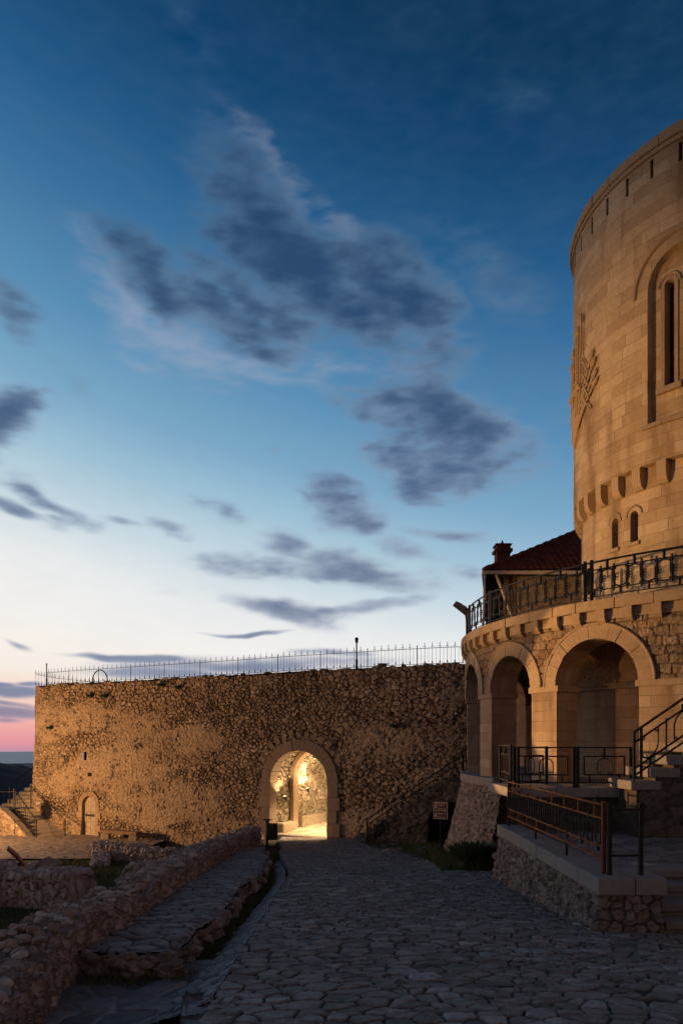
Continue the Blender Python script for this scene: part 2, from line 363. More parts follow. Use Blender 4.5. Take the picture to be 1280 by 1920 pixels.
def flat_mat(name, c, rough=.5, metal=0.0, spec=.5, noise=.25, sc=20.0):
    m, T, b = pbsdf(name); tc = T.node('ShaderNodeTexCoord')
    n = T.node('ShaderNodeTexNoise', ins={'Vector': tc.outputs['Object'], 'Scale': sc, 'Detail': 5.0})
    k = T.ramp(n.outputs[0], [(.3, tuple(x*(1-noise) for x in c)+(1,)), (.7, tuple(min(1, x*(1+noise)) for x in c)+(1,))])
    T.l.new(k, b.inputs['Base Color']); b.inputs['Roughness'].default_value = rough; b.inputs['Metallic'].default_value = metal
    b.inputs['Specular IOR Level'].default_value = spec
    bp = T.node('ShaderNodeBump', ins={'Strength': .2, 'Distance': .004, 'Height': n.outputs[0]}); T.l.new(bp.outputs[0], b.inputs['Normal'])
    return m
def glow(name, c, strength):
    m, T, b = pbsdf(name); b.inputs['Emission Color'].default_value = (*c, 1); b.inputs['Emission Strength'].default_value = strength
    b.inputs['Base Color'].default_value = (.8, .8, .8, 1); return m

M_wall = masonry('fortress_rubble', [(.22, .15, .10), (.32, .235, .16), (.39, .29, .2), (.28, .195, .135), (.47, .37, .27)], (.06, .04, .026), 9.0, 1.0, .92, (.26, .175, .11), .55)
M_ruin = masonry('ruin_rubble', [(.30, .225, .185), (.40, .32, .27), (.50, .43, .385), (.34, .23, .185), (.58, .52, .47)], (.12, .095, .08), 12.0, .7, .93)
M_tunnel = masonry('tunnel_rubble', [(.30, .25, .18), (.42, .35, .26), (.5, .43, .33)], (.13, .1, .07), 11.0, .8)
M_cobble = masonry('cobble_paving', [(.155, .13, .118), (.22, .19, .175), (.29, .255, .238), (.185, .155, .138), (.37, .34, .325)], (.014, .013, .008), 8.0, .45, .72)
M_flag = masonry('flag_paving', [(.13, .11, .10), (.18, .155, .14), (.24, .21, .19)], (.36, .33, .30), 7.0, .4, .7)
M_path = masonry('pale_paving', [(.22, .18, .15), (.30, .25, .2), (.26, .21, .17)], (.10, .08, .06), 8.0, .4, .8)
M_butt = masonry('buttress_rubble', [(.20, .155, .125), (.27, .21, .175), (.34, .275, .24), (.23, .165, .135)], (.04, .03, .024), 10.0, 1.0, .95)
M_shadestone = masonry('shaded_rubble', [(.075, .06, .05), (.11, .09, .075), (.14, .115, .10)], (.03, .024, .02), 10.0, 1.0, .95)  # darker than the other rubble: shade painted into the stone colour
M_inner = ashlar('gallery_ashlar', (.26, .15, .08), (.42, .265, .15), (.50, .33, .2), .5, .3)  # coloured warmer than the piers in place of bounced light
M_rustic = masonry('rustic_block', [(.24, .16, .10), (.30, .21, .14), (.19, .12, .075), (.35, .255, .175)], (.07, .045, .03), 13.0, 1.0, .92, (.19, .145, .11), .6)
M_pier = ashlar('pier_ashlar', (.20, .13, .08), (.32, .225, .15), (.42, .315, .22), .42, .25)
M_tower = ashlar('tower_ashlar', (.25, .155, .08), (.40, .28, .16), (.54, .405, .25), .5, .31)
M_dress = stone_plain('dressed_stone', (.21, .14, .085), (.40, .29, .19))
M_gate = stone_plain('gate_stone', (.15, .105, .075), (.27, .20, .145), 6)
M_slab = stone_plain('slab_stone', (.19, .165, .145), (.29, .255, .23))
M_stair = stone_plain('step_stone', (.16, .135, .12), (.25, .22, .195), 7)
M_stairwarm = stone_plain('pale_step_stone', (.27, .22, .17), (.40, .34, .27), 7)
M_iron = flat_mat('black_iron', (.012, .011, .011), .55, .1, .35)
M_rustglint = flat_mat('rust_glint_iron', (.20, .085, .04), .36, .6)  # brown iron, its orange raised in place of warm lamp glints
M_ironf = flat_mat('fence_iron', (.12, .10, .09), .5, .3)
M_roof = flat_mat('roof_tile', (.085, .022, .015), .8, 0, .3, .45, 3.0)
M_wood = flat_mat('door_wood', (.33, .27, .2), .75, 0, .3, .3, 6.0)
M_log = flat_mat('log_wood', (.16, .10, .06), .8, 0, .3, .35, 5.0)
M_wtrim = flat_mat('painted_trim', (.42, .34, .27), .6)
M_dark = flat_mat('void_shade', (.012, .011, .012), .9)  # near-black painted in for shade inside openings and under the eaves
M_glass = flat_mat('dark_glass', (.02, .022, .028), .15, 0, .6)
M_lampgrey = flat_mat('lamp_housing', (.10, .11, .13), .35, .3)
M_red = flat_mat('rust_red_steel', (.12, .028, .02), .55, .2)
M_bin = flat_mat('dark_bin_metal', (.018, .018, .02), .5, .2)
M_earth = flat_mat('earth', (.035, .03, .022), .95, 0, .2, .5, 6.0)
M_grass = flat_mat('grass_blade', (.085, .10, .035), .8, 0, .2, .4, 3.0)
M_leaf = flat_mat('dark_leaf', (.05, .07, .028), .75, 0, .25, .4, 4.0)

# ================================================================ placement of the main forms
def road_z(d): return -(1.88+.078*d)
CX, CY = 11.85, 21.1          # common centre of tower and terrace
def C(psi, r, z): a = R_(psi); return (CX+r*math.sin(a), CY-r*math.cos(a), z)
def cylpos(r):
    def f(U, V): a = U/r; return CX+r*np.sin(a), CY-r*np.cos(a), V+0*U
    return f

# ---- far setting: sea, coastal plain, hill
mb = MB(); n = 96
mb.add([(0, 0, -600)]+[(43500*math.sin(2*math.pi*k/n), 43500*math.cos(2*math.pi*k/n), -600) for k in range(n)], [(0, 1+(k+1) % n, 1+k) for k in range(n)])
m, T, b = pbsdf('sea_water'); b.inputs['Base Color'].default_value = (.17, .22, .30, 1); b.inputs['Roughness'].default_value = .45
tc = T.node('ShaderNodeTexCoord'); nn = T.node('ShaderNodeTexNoise', ins={'Vector': T.node('ShaderNodeMapping', ins={0: tc.outputs['Object'], 3: (.00002, .00035, 1)}).outputs[0], 'Scale': 1.0, 'Detail': 4.0})
T.l.new(T.ramp(nn.outputs[0], [(.35, (.20, .27, .40, 1)), (.65, (.30, .38, .50, 1))]), b.inputs['Base Color'])
set_props(mb.build('sea', m), kind='structure')
us = np.linspace(-20000, 4000, 60); vs = np.linspace(2500, 18500, 60)
U, V = np.meshgrid(us, vs); Z = -596+60*np.maximum(0, vnoise(U, V, 2500, 5, 4))
m, T, b = pbsdf('hazed_land'); b.inputs['Base Color'].default_value = (.055, .075, .12, 1); b.inputs['Roughness'].default_value = .95  # distant haze put into the land colour as a blue tint
tc = T.node('ShaderNodeTexCoord'); nn = T.node('ShaderNodeTexNoise', ins={'Vector': tc.outputs['Object'], 'Scale': .002, 'Detail': 8.0, 'Roughness': .7})
T.l.new(T.ramp(nn.outputs[0], [(.35, (.05, .075, .125, 1)), (.7, (.12, .15, .21, 1))]), b.inputs['Base Color'])
set_props(grid_mesh('coastal_plain', np.stack([U, V, Z], -1), m, smooth=True), kind='structure')
# hill slope falling to the right
us = np.linspace(-1700, -300, 160); vs = np.linspace(500, 1500, 100)
U, V = np.meshgrid(us, vs)
ridge = -34-(U+480)*.0-np.maximum(0, (U+470))*.42+np.minimum(0, U+470)*-.03
Z = ridge-((V-950)/260.)**2*55+34*vnoise(U, V, 220, 9, 5)*.5+5*vnoise(U, V, 14, 3, 2)
m, T, b = pbsdf('hill_forest'); b.inputs['Roughness'].default_value = 1
tc = T.node('ShaderNodeTexCoord'); nn = T.node('ShaderNodeTexNoise', ins={'Vector': tc.outputs['Object'], 'Scale': .05, 'Detail': 8.0, 'Roughness': .7})
T.l.new(T.ramp(nn.outputs[0], [(.3, (.010, .016, .024, 1)), (.7, (.028, .036, .048, 1))]), b.inputs['Base Color'])
set_props(grid_mesh('forested_hill', np.stack([U, V, Z], -1), m, smooth=True), kind='structure')
mb = MB()
for i in range(9): mb.box((-4300+i*60+rnd.uniform(-20, 20), 10500+rnd.uniform(-300, 300), -560), (26, 26, 30))
set_props(mb.build('town_lights', glow('town_glow', (1, .85, .6), 1.2)), kind='stuff')

# ---- near ground: one sheet under everything, falling away beyond the castle
us = np.concatenate([np.linspace(-60, -9, 30), np.linspace(-8.8, 14, 120), np.linspace(15, 60, 20)]); vs = np.concatenate([np.linspace(-12, 3, 12), np.linspace(3.2, 40, 200), np.linspace(41, 75, 16)])
U, V = np.meshgrid(us, vs)
def gz(U, V):
    z = -(1.88+.078*V)
    left = sstep(-U, 3.2, 5.2)
    zl = -2.75-.092*np.clip(V-8, -6, 30)                 # terrace left of the ruined wall
    z = z*(1-left)+zl*left
    gully = sstep(-U, 1.25, 1.75)*(1-sstep(-U, 2.9, 3.4))*(1-sstep(V, 19, 24))
    z = z-.20*gully
    pit = sstep(-U, 1.2, 1.6)*(1-sstep(-U, 3.0, 3.6))*(1-sstep(V, 8.6, 9.0))
    z = z-.45*pit
    z = z-.12-.9*sstep(V, 44, 60)-np.maximum(0, V-52)*.8-np.maximum(0, -U-24)*.5
    return z
set_props(grid_mesh('ground', np.stack([U, V, gz(U, V)+.05*vnoise(U, V, .6, 4, 3)], -1), M_earth, smooth=True), kind='structure')

# ---- road
def road_edge(d): return np.where(d < 15.5, -1.13-.006*d, -1.223-.9*sstep(d, 15.5, 24.5)-.5*sstep(d, 24, 29))
def dlist(a, b, k, mn):
    o = [a]
    while o[-1] < b: o.append(o[-1]+max(mn, o[-1]*k))
    return np.array(o)
vs = dlist(3.6, 31.2, .0036, .014); us = np.linspace(0, 1, 430)
def posr(U, V):
    x0 = road_edge(V); x1 = 5.4+.0*V
    return x0+(x1-x0)*U, V, -(1.88+.078*V)+.05*np.sin(U*3.1)+0*U
Ug, Vg = np.meshgrid(us, vs); X, Y, Z = posr(Ug, Vg)
d1, e, rid = voro(X+.05*vnoise(X, Y, .3, 5), Y+.05*vnoise(X, Y, .3, 6), .235, .17, 21, 1.0)
d1b, eb, rb = voro(X+.06*vnoise(X, Y, .25, 7), Y+.06*vnoise(X, Y, .25, 9), .31, .22, 23, 1.0); zz_ = sstep(vnoise(X, Y, .9, 24), .0, .08); e = e*(1-zz_)+eb*zz_; rid = np.where(zz_ > .5, rb, rid)
edge = sstep(e, .01, .17); hgt = .030*edge+.020*(rid-.5)*edge+.018*vnoise(X, Y, .13, 3, 3)+.010*vnoise(X, Y, .035, 4, 2)+.05*vnoise(X, Y, 1.6, 8, 2)
A = np.stack([rid, edge, vnoise(X, Y, 1, 2)+.5], -1)
set_props(grid_mesh('road', np.stack([X, Y, Z+hgt], -1), M_cobble, None, np.stack([X, Y], -1), A, None, False), kind='structure')
# road's cut side toward the gully
P0 = [(float(road_edge(np.array(d))), d, road_z(d)+.02) for d in np.arange(3.6, 29, .25)]
mb = MB(); mb.strip([(x-.03, y, z-.45) for x, y, z in P0], P0); set_props(mb.build('road_kerb', M_stair), kind='structure')

def patch(name, posf, us, vs, mat, cell, amp, seed, gapw=.16):
    return set_props(relief(name, posf, us, vs, mat, None, cell, amp, seed, 'rubble', None, .012, gapw, True), kind='structure')
# cobbled drain strip beside the road
patch('drain_strip', lambda U, V: (road_edge(V)-.06-U*.62*(1-.35*sstep(V, 9, 17)), V, -(1.88+.078*V)-.10-.24*U), np.linspace(1, 0, 46), dlist(6.6, 21, .004, .025), M_cobble, (.24, .2), .03, 33)
# masonry edge between the pit and the road
def posedge(U, V):
    w = .05+.30*sstep(V, 5.2, 7.0); zt = -(1.88+.078*V)-.09; xe = road_edge(V)-.04
    x = np.where(U < w, xe-U, xe-w-.04*(U-w)); z = np.where(U < w, zt-.05*U, zt-(U-w)); return x, V, z
set_props(relief('pit_edge', posedge, np.arange(0, 1.15, .022), np.arange(4.4, 7.0, .02), M_cobble, None, (.36, .55), .05, 35, 'rubble', None, .03, .12, False), kind='structure')
# raised cobbled ramp between drain and ruined wall
def posramp(U, V):
    x0 = -3.15-.0*V; x1 = -1.92+.07*np.sin(V*1.3)+.10*vnoise(V, V*0, .5, 3)-.55*sstep(V, 17, 23)
    z = -(1.88+.078*V)-.02+.10*sstep(V, 8, 10)
    return x0+(x1-x0)*U, V, z-sstep(U, .9, 1.0)*.04
patch('cobbled_ramp', posramp, np.linspace(0, 1, 90), dlist(8.25, 23.5, .003, .02), M_cobble, (.26, .17), .04, 41)
def ramp_side(U, V):
    x, y, z = posramp(np.ones(U.shape), U); return x-.05+.10*(-V)*.6, U, z+V-.01
patch('ramp_side', ramp_side, dlist(8.25, 23.5, .003, .022), np.arange(-.4, .001, .022), M_butt, (.28, .15), .06, 43)
def ramp_front(U, V):
    x, y, z = posramp((U+3.15)/(3.15-1.92), np.full(U.shape, 8.26)); return U, y+V*.15, z+V
patch('ramp_front', ramp_front, np.arange(-3.15, -1.85, .022), np.arange(-.6, .001, .022), M_butt, (.3, .17), .06, 44)
# sunken paved pit in the foreground
patch('sunken_paving', lambda U, V: (U, V, -2.80+0*U+.02*np.sin(U*3)), np.linspace(-4.0, -1.25, 110), np.linspace(4.2, 8.75, 170), M_flag, (.48, .36), .03, 55, .08)
# pale paving in front of the small door
patch('door_paving', lambda U, V: (U, V, -4.55-.045*(V-27)+.0*U), np.linspace(-17.5, -8.6, 150), np.linspace(26.5, 37.5, 130), M_path, (.5, .36), .035, 61, .1)

# ================================================================ the big fortress wall
WP = np.array([(-17.0, 46), (-17.9, 43.0), (-17.75, 40.5), (-17.0, 38.7), (-14.9, 37.35), (-12, 35.9), (-8.9, 34.3), (-5, 32.3), (-2.3, 30.75), (.14, 29.6), (2.4, 28.5), (4.2, 27.8), (6.5, 27.2), (9.5, 26.9)])
t = np.linspace(0, 1, len(WP)); tt = np.linspace(0, 1, 600)
k = np.stack([np.interp(tt, t, WP[:, i]) for i in (0, 1)], -1)
for _ in range(40):
    k[1:-1] = (k[:-2]+2*k[1:-1]+k[2:])/4
# stronger smoothing
ker = np.hanning(41); ker /= ker.sum()
pad = np.pad(k, ((20, 20), (0, 0)), mode='reflect', reflect_type='odd'); k = np.stack([np.convolve(pad[:, i], ker, 'valid') for i in (0, 1)], -1)
WS = np.concatenate([[0], np.cumsum(np.hypot(*np.diff(k, axis=0).T))]); WK = k
def wpt(s): return np.interp(s, WS, WK[:, 0]), np.interp(s, WS, WK[:, 1])
def wu_px(px, smin=None):
    r = WK[:, 0]/WK[:, 1]-(px-640)/F; i = np.where((r[:-1] < 0) & (r[1:] >= 0))[0][-1]
    q = -r[i]/(r[i+1]-r[i]); return WS[i]+q*(WS[i+1]-WS[i])
def wframe(s):
    x, y = wpt(s); x2, y2 = wpt(s+.05); x1, y1 = wpt(s-.05); t = Vector((x2-x1, y2-y1, 0)).normalized()
    return Vector((float(x), float(y), 0)), t, Vector((t.y, -t.x, 0))     # point, along (to the right), outward (to the viewer)
def W3(s, z, off=0):
    p, t, n = wframe(s); off = off+.021*(3.05-z)*(off > -.5)+.05*(z < 2.9)*(off > -.5); return (p.x+n.x*off, p.y+n.y*off, z)
UG0, UG1 = wu_px(512), wu_px(618); GC = (UG0+UG1)/2; GR = (UG1-UG0)/2
GSPR = -.42-GR; GBOT = -4.35
UD = wu_px(172); DP = wframe(UD)[0]; DHW = .48; DB = -(1566-HY)/F*DP.y; DT = -(1493-HY)/F*DP.y; DSPR = DT-DHW
WTOP = 3.05
wall = empty('fortress_wall', (0, 30, -5), 'long curving rubble stone fortress wall with an arched gateway and a small arched door', 'fortress wall')
def arch_in(u, v, c, r, spr, bot):
    return ((np.abs(u-c) < r) & (v < spr) & (v > bot)) | (((u-c)**2+(v-spr)**2 < r*r) & (v >= spr))
UW = wu_px(163); WZ0, WZ1 = -(1425-HY)/F*36.7, -(1410-HY)/F*36.7
SW0, SW1 = wu_px(770)+.1, wu_px(852)
def keepw(u, v):
    k = ~arch_in(u, v, GC, GR+.12, GSPR, -9) & ~arch_in(u, v, UD, DHW+.1, DSPR, DB-.3)
    k &= ~((np.abs(u-UW) < .11) & (v > WZ0) & (v < WZ1))
    return k
def posw(U, V):
    x, y = wpt(U); top = np.interp(U, [0, 8, WS[-1]], [0, 0, 0])
    x2, y2 = wpt(U+.1); x1, y1 = wpt(U-.1); tx, ty = x2-x1, y2-y1; L = np.hypot(tx, ty)
    o = .035*(WTOP-V)*.6
    return x+ty/L*o, y-tx/L*o, V
us = np.arange(.4, WS[-1]-.3, .036); vs = np.arange(-6.0, WTOP+.01, .034)
U, V = np.meshgrid(us, vs); P = np.stack(posw(U, V), -1); N = normals(P)
wu = U+.16*vnoise(U, V, .5, 31, 2)+.10*vnoise(U, V, .13, 32, 2); wv = V+.14*vnoise(U, V, .5, 47, 2)+.08*vnoise(U, V, .13, 48, 2)
d1, e1, r1 = voro(wu, wv, .215, .165, 5, 1.0); d1b, e2_, r2 = voro(wu, wv, .27, .20, 15, 1.0); 
zone = sstep(vnoise(U, V, 3.0, 77, 2)+.22*sstep(V, 1.6, 2.3)+.2*sstep(U, wu_px(700), wu_px(800)), .05, .14)   # patches of larger stones
gm = .45+1.3*sstep(vnoise(U, V, .35, 51, 2), -.25, .25); edge = sstep(e1, 0, .26*gm)*(1-zone)+sstep(e2_, 0, .17*gm)*zone; rid = np.where(zone > .5, r2, r1); dd = np.where(zone > .5, d1b, d1)
plaster = sstep(vnoise(U*.35, V, 1.7, 91, 4)+.12*np.exp(-((V-.7)/.9)**2)-.05, .05, .2)*.75       # worn mortar render hides stones
edge_p = edge+(1-edge)*plaster*.8
pits = sstep(vnoise(U, V, .12, 61, 2), -.05, -.3)*sstep(vnoise(U, V, .8, 62, 2), -.15, .1)
h = .10*(edge_p*(.5+.5*rid*(1-plaster))-.4*np.minimum(dd, 1)**2*(1-plaster*.6))+.065*vnoise(U, V, .14, 3, 3)-.06*pits+.12*vnoise(U, V, 2.2, 13, 3)
for pu, pz in ((wu_px(172), -1.75), (wu_px(735), 1.1)): h = h-.3*((np.abs(U-pu) < .11) & (np.abs(V-pz) < .09))
for zc in (2.35, -.15, -2.75): h = h-.05*np.exp(-((V-zc-.05*np.sin(U*.9))/.05)**2)*sstep(vnoise(U, V*0+zc, 1.8, 19), -.15, .1)
P = P+N*h[..., None]
P[-1, :, 2] += .11*vnoise(us, us*0, .5, 66, 2)*2; P[-2, :, 2] += .06*vnoise(us, us*0, .5, 66, 2)*2
rid = rid*(1-plaster)+.45*plaster
uc = (U[:-1, :-1]+U[1:, 1:])/2; vc = (V[:-1, :-1]+V[1:, 1:])/2
set = grid_mesh('rubble_face', P, M_wall, wall, np.stack([U, V], -1), np.stack([rid, edge_p*(1-.8*pits), plaster], -1), keepw(uc, vc), False)
# wall top with a ragged inner edge
ss = np.arange(.4, WS[-1]-.3, .3); mb = MB()
mb.strip([W3(s, WTOP+.02, .02) for s in ss], [W3(s, WTOP+.03+.05*rnd.random(), -1.1) for s in ss]); mb.strip([W3(s, WTOP+.05, -1.1) for s in ss], [W3(s, WTOP-.3, -6) for s in ss]); mb.build('wall_top', M_wall, wall)
mb = MB()
for i in range(170):
    s = rnd.uniform(1.2, WS[-1]-1); r = rnd.uniform(.06, .16)
    p = W3(s, WTOP+r*.25-.02, -rnd.uniform(.05, .5)); mb.rock(p, (r*1.3, r, r*.55), i)
set_props(mb.build('coping_stones', M_wall, wall), kind='stuff')
def arch_pts(c, r, spr, bot, n=22):
    return [(c-r, bot)]+[(c-r*math.cos(math.pi*i/n), spr+r*math.sin(math.pi*i/n)) for i in range(n+1)]+[(c+r, bot)]
def surround(name, P3, c, r0, r1, spr, bot, nv, nj, off0, off1, mat, parent, jit=.03, gap=.008, bev=.012):
    """ring of voussoirs and jamb blocks; P3(u,z,off)"""
    mb = MB(); q = random.Random(3)
    for i in range(nv):
        a0 = math.pi*i/nv+gap; a1 = math.pi*(i+1)/nv-gap; rr = r1+q.uniform(-jit, jit); o = off1+q.uniform(-.012, .012); k = 3
        for j in range(k):
            b0 = a0+(a1-a0)*j/k; b1 = a0+(a1-a0)*(j+1)/k
            pt = lambda a, r, of: P3(c-r*math.cos(a), spr+r*math.sin(a), of)
            mb.hexa([pt(b0, r0, off0), pt(b0, rr, off0), pt(b1, rr, off0), pt(b1, r0, off0), pt(b0, r0, o), pt(b0, rr, o), pt(b1, rr, o), pt(b1, r0, o)])
    if nj:
        H = (spr-bot)/nj
        for sd in (-1, 1):
            for i in range(nj):
                z0 = bot+H*i+.006; z1 = bot+H*(i+1)-.006; rr = r1+(jit*3 if (i % 2) else -jit)*1.2+q.uniform(-jit, jit); o = off1+q.uniform(-.012, .012)
                mb.hexa([P3(c+sd*a, z, of) for of in (off0, o) for a, z in ((r0, z0), (rr, z0), (rr, z1), (r0, z1))][:8])
    return mb.build(name, mat, parent, bevel=bev)
surround('gate_surround', W3, GC, GR, GR+.5, GSPR, GBOT-.3, 9, 5, -.45, .10, M_gate, wall, .03, .004, .008)
surround('door_surround', W3, UD, DHW, DHW+.26, DSPR, DB-.1, 9, 5, -.4, .04, M_dress, wall, .03)
# relieving stones fanned above the gate arch
mb = MB(); q = random.Random(5)
for i in range(13):
    a = math.pi*(.16+.68*i/12); r0 = GR+.56; r1 = r0+q.uniform(.22, .42); w = .055
    pt = lambda aa, r, of: W3(GC-r*math.cos(aa), GSPR+r*math.sin(aa), of)
    mb.hexa([pt(a-w, r0, -.1), pt(a-w*.9, r1, -.1), pt(a+w*.9, r1, -.1), pt(a+w, r0, -.1), pt(a-w, r0, .045), pt(a-w*.9, r1, .045), pt(a+w*.9, r1, .045), pt(a+w, r0, .045)])
mb.build('relieving_arch', M_gate, wall, bevel=.015)
# door leaf of vertical planks, iron band
dr = MB()
for i in range(6):
    u0 = UD-DHW+i*DHW/3+.008; u1 = UD-DHW+(i+1)*DHW/3-.008; tops = [DSPR+math.sqrt(max(0, DHW**2-(u-UD)**2)) for u in (u0, u1)]
    dr.hexa([W3(u0, DB, -.2), W3(u1, DB, -.2), W3(u1, DB, -.13-.01*(i % 2)), W3(u0, DB, -.13), W3(u0, tops[0], -.2), W3(u1, tops[1], -.2), W3(u1, tops[1], -.13-.01*(i % 2)), W3(u0, tops[0], -.13)][:8])
dl = dr.build('door_leaf', M_wood, wall)
mb = MB(); mb.hexa([W3(UD+a, DB+1.02+z, o) for o in (-.14, -.115) for a, z in ((-.42, 0), (.42, 0), (.42, .035), (-.42, .035))])
for i in range(6): mb.tube([W3(UD-.3+.12*i+.05*math.cos(a), DB+1.04+.05*math.sin(a), -.108) for a in np.linspace(0, 6.28, 10)], .012, 4)
mb.build('iron_band', M_iron, dl)
mb = MB(); mb.hexa([W3(UD+a, z, o) for z in (DB-.22, DB-.02) for a, o in ((-.8, .0), (.8, 0), (.8, .5), (-.8, .5))]); mb.build('door_step', M_stairwarm, wall, bevel=.03)
mb = MB(); mb.hexa([W3(UW+a, z, o) for z in (WZ0-.1, WZ1+.1) for a, o in ((-.3, -.49), (.3, -.49), (.3, -.22), (-.3, -.22))]); mb.build('window_recess', M_dark, wall)
mb = MB(); mb.box((0, 0, 0), (.01, .01, .01))
# tunnel interior
gp, gt, gn = wframe(GC)
def tun(w, L, z):   # w across (right +), L inward
    turn = .10*max(0, L-1.0)**1.35
    p = gp+gt*(w+turn)-gn*L; return (p.x, p.y, z)
def postun(U, V):
    # U: perimeter coordinate, V: depth inward
    r = GR+.14; hw = GSPR+.15-(-4.35); tot = 2*hw+math.pi*r
    x = np.zeros(U.shape); z = np.zeros(U.shape)
    a = np.clip((U-hw)/r, 0, math.pi)
    x = np.where(U < hw, -r, np.where(U > hw+math.pi*r, r, -r*np.cos(a)))
    z = np.where(U < hw, -4.35+U, np.where(U > hw+math.pi*r, GSPR+.15-(U-hw-math.pi*r), GSPR+.15+r*np.sin(a)))
    x = x-.35*sstep(V, 3.0, 3.6)*(x < 0)
    turn = .10*np.maximum(0, V-1.0)**1.35
    w = x+turn
    return gp.x+gt.x*w-gn.x*V, gp.y+gt.y*w-gn.y*V, z
PER = 2*(GSPR+.15+4.35)+math.pi*(GR+.14)
relief('tunnel_lining', postun, np.arange(0, PER, .05), np.arange(.3, 9.5, .055), M_tunnel, wall, (.30, .2), .13, 71, 'rubble', None, .12, .2, False, 1, .14)
mb = MB()
def rib(L0, L1, pr):
    r = GR+.14; k = 26
    prof = [(-r, -4.35)]+[(-r*math.cos(math.pi*i/k), GSPR+.15+r*math.sin(math.pi*i/k)) for i in range(k+1)]+[(r, -4.35)]
    inn = [(-r+pr, -4.35)]+[(-(r-pr)*math.cos(math.pi*i/k), GSPR+.15+(r-pr)*math.sin(math.pi*i/k)) for i in range(k+1)]+[(r-pr, -4.35)]
    mb.strip([tun(w, L0, z) for w, z in inn], [tun(w, L1, z) for w, z in inn]); mb.strip([tun(w, L0, z) for w, z in prof], [tun(w, L0, z) for w, z in inn])
    mb.strip([tun(w, L1, z) for w, z in inn], [tun(w, L1, z) for w, z in prof])
rib(1.70, 2.08, .18); mb.build('vault_rib', M_dress, wall)
mb = MB(); mb.hexa([tun(w, L, z) for z in (-4.4, -3.75) for w, L in ((-GR-.2, .55), (-GR+.24, .55), (-GR+.22, 1.75), (-GR-.2, 1.75))])
mb.hexa([tun(w, L, z) for z in (-4.4, -3.6) for w, L in ((-GR-.7, 2.4), (-GR+.05, 2.4), (-GR-.15, 5.2), (-GR-.7, 5.2))]); mb.build('stone_bench', M_tunnel, wall, bevel=.08)
mb = MB(); mb.add([tun(w, 9.2, z) for w, z in ((-2, -5), (3, -5), (3, 1), (-2, 1))], [(0, 1, 2, 3)]); mb.build('passage_end', M_tunnel, wall)
mb = MB(); mb.hexa([tun(w, L, z) for z in (-4.5, -4.16) for w, L in ((-GR-.1, -.15), (GR+.1, -.15), (GR+.1, .25), (-GR-.1, .25))]); mb.build('threshold', M_stair, wall, bevel=.03)
us = np.linspace(-1.9, 1.9, 80); vs = np.arange(.2, 9.4, .06)
def posfl(U, V):
    w = U+.10*np.maximum(0, V-1)**1.35; return gp.x+gt.x*w-gn.x*V, gp.y+gt.y*w-gn.y*V, -4.24+.035*V+0*U
relief('passage_floor', posfl, us, vs, M_tunnel, wall, (.3, .22), .03, 73, 'rubble', None, .01, .2, True)
# passage lamps: small black fittings, each with its light
def uplight(w, L, z, dirv, label, power, size=75):
    p = Vector(tun(w, L, z)); o = empty('passage_lamp', p, label, 'wall lamp', 'lamps in the gateway passage')
    d = Vector(dirv).normalized(); mb = MB()
    mb.tube([p-d*.10, p-d*.09, p+d*.06, p+d*.09], [.035, .06, .065, .075], 10); mb.build('lamp_body', M_iron, o)
    mb = MB(); mb.tube([p-d*.04, p-d*.04-gt*.22], .015, 6); mb.build('bracket', M_iron, o)
    mb = MB(); mb.tube([p+d*.091, p+d*.097], .06, 10); mb.build('lens', glow('lamp_lens', (1, .75, .4), 18), o)
    spot('passage_light', p+d*.13, p+d*2, power, size, .5, (1, .66, .34), .05)
Zup = Vector((0, 0, 1))
uplight(-GR+.30, .62, -2.6, Vector((0, 0, 1))-gt*.25, 'small black wall lamp low on the left of the gateway mouth', 210, 120)
uplight(-GR+.18, 2.62, -2.35, Vector((0, 0, 1))-gt*.3, 'small black wall lamp on the far side of the vault rib', 260, 120)
uplight(-GR+.5, 2.7, -.75, Vector((0, 0, -1))-gt*.35, 'small lamp high beneath the passage vault pointing down', 300, 120)
spot('passage_light', tun(.7, 1.2, -1.2), tun(.2, .6, -4.3), 1300, 95, .6, (1, .68, .37), .06)
spot('passage_light', tun(1.2, 3.6, -1.2), tun(.9, 3.0, -4.2), 1500, 90, .6, (1, .68, .37), .06)
spot('passage_light', tun(GR-.1, 1.3, -2.2), tun(-GR, 1.0, -2.2), 130, 130, .8, (1, .68, .37), .1)  # added fill spot without a fitting, brightens the left passage wall
spot('passage_light', tun(GR-.0, 3.0, -2.2), tun(-GR-.3, 4.4, -2.2), 500, 130, .8, (1, .68, .37), .1)  # second added fill, no fitting, for the deeper part of the passage

# ================================================================ iron fence on the wall top
def wall_edge(px, back=.55):
    s = wu_px(px); return s
fence = empty('iron_fence', W3(wu_px(400), WTOP, -.5), 'thin spiked iron fence running along the top of the fortress wall', 'fence')
s0, s1 = wu_px(72), WS[-1]-2.2; OFF = -.45; FH = .86
npan = 12; sp = (s1-s0)/npan
picks = 84; ps = (s1-s0)/picks
base = lambda s: WTOP+.02
for hh_ in (.12, .76):
    mb = MB(); mb.tube([W3(s, base(s)+hh_, OFF) for s in np.linspace(s0, s1, 60)], .011, 4); mb.build('rail', M_ironf, fence)
def picket_mesh():
    mb = MB(); mb.tube([(0, 0, 0), (0, 0, .92), (0, 0, .97), (0, 0, 1.03)], [.009, .009, .018, .002], 4)
    mb.lathe((0, 0, .16), [(.008, 0), (.03, .03), (.026, .08), (.008, .13)], 6)
    for sg in (-1, 1):
        mb.tube([(sg*(.01+.05*math.sin(a)), 0, .79+.045*(1-math.cos(a))) for a in np.linspace(0, 4.2, 8)], .006, 4)
    me = bpy.data.meshes.new('picket'); me.from_pydata(mb.v, [], mb.f); me.materials.append(M_ironf); return me
PK = picket_mesh()
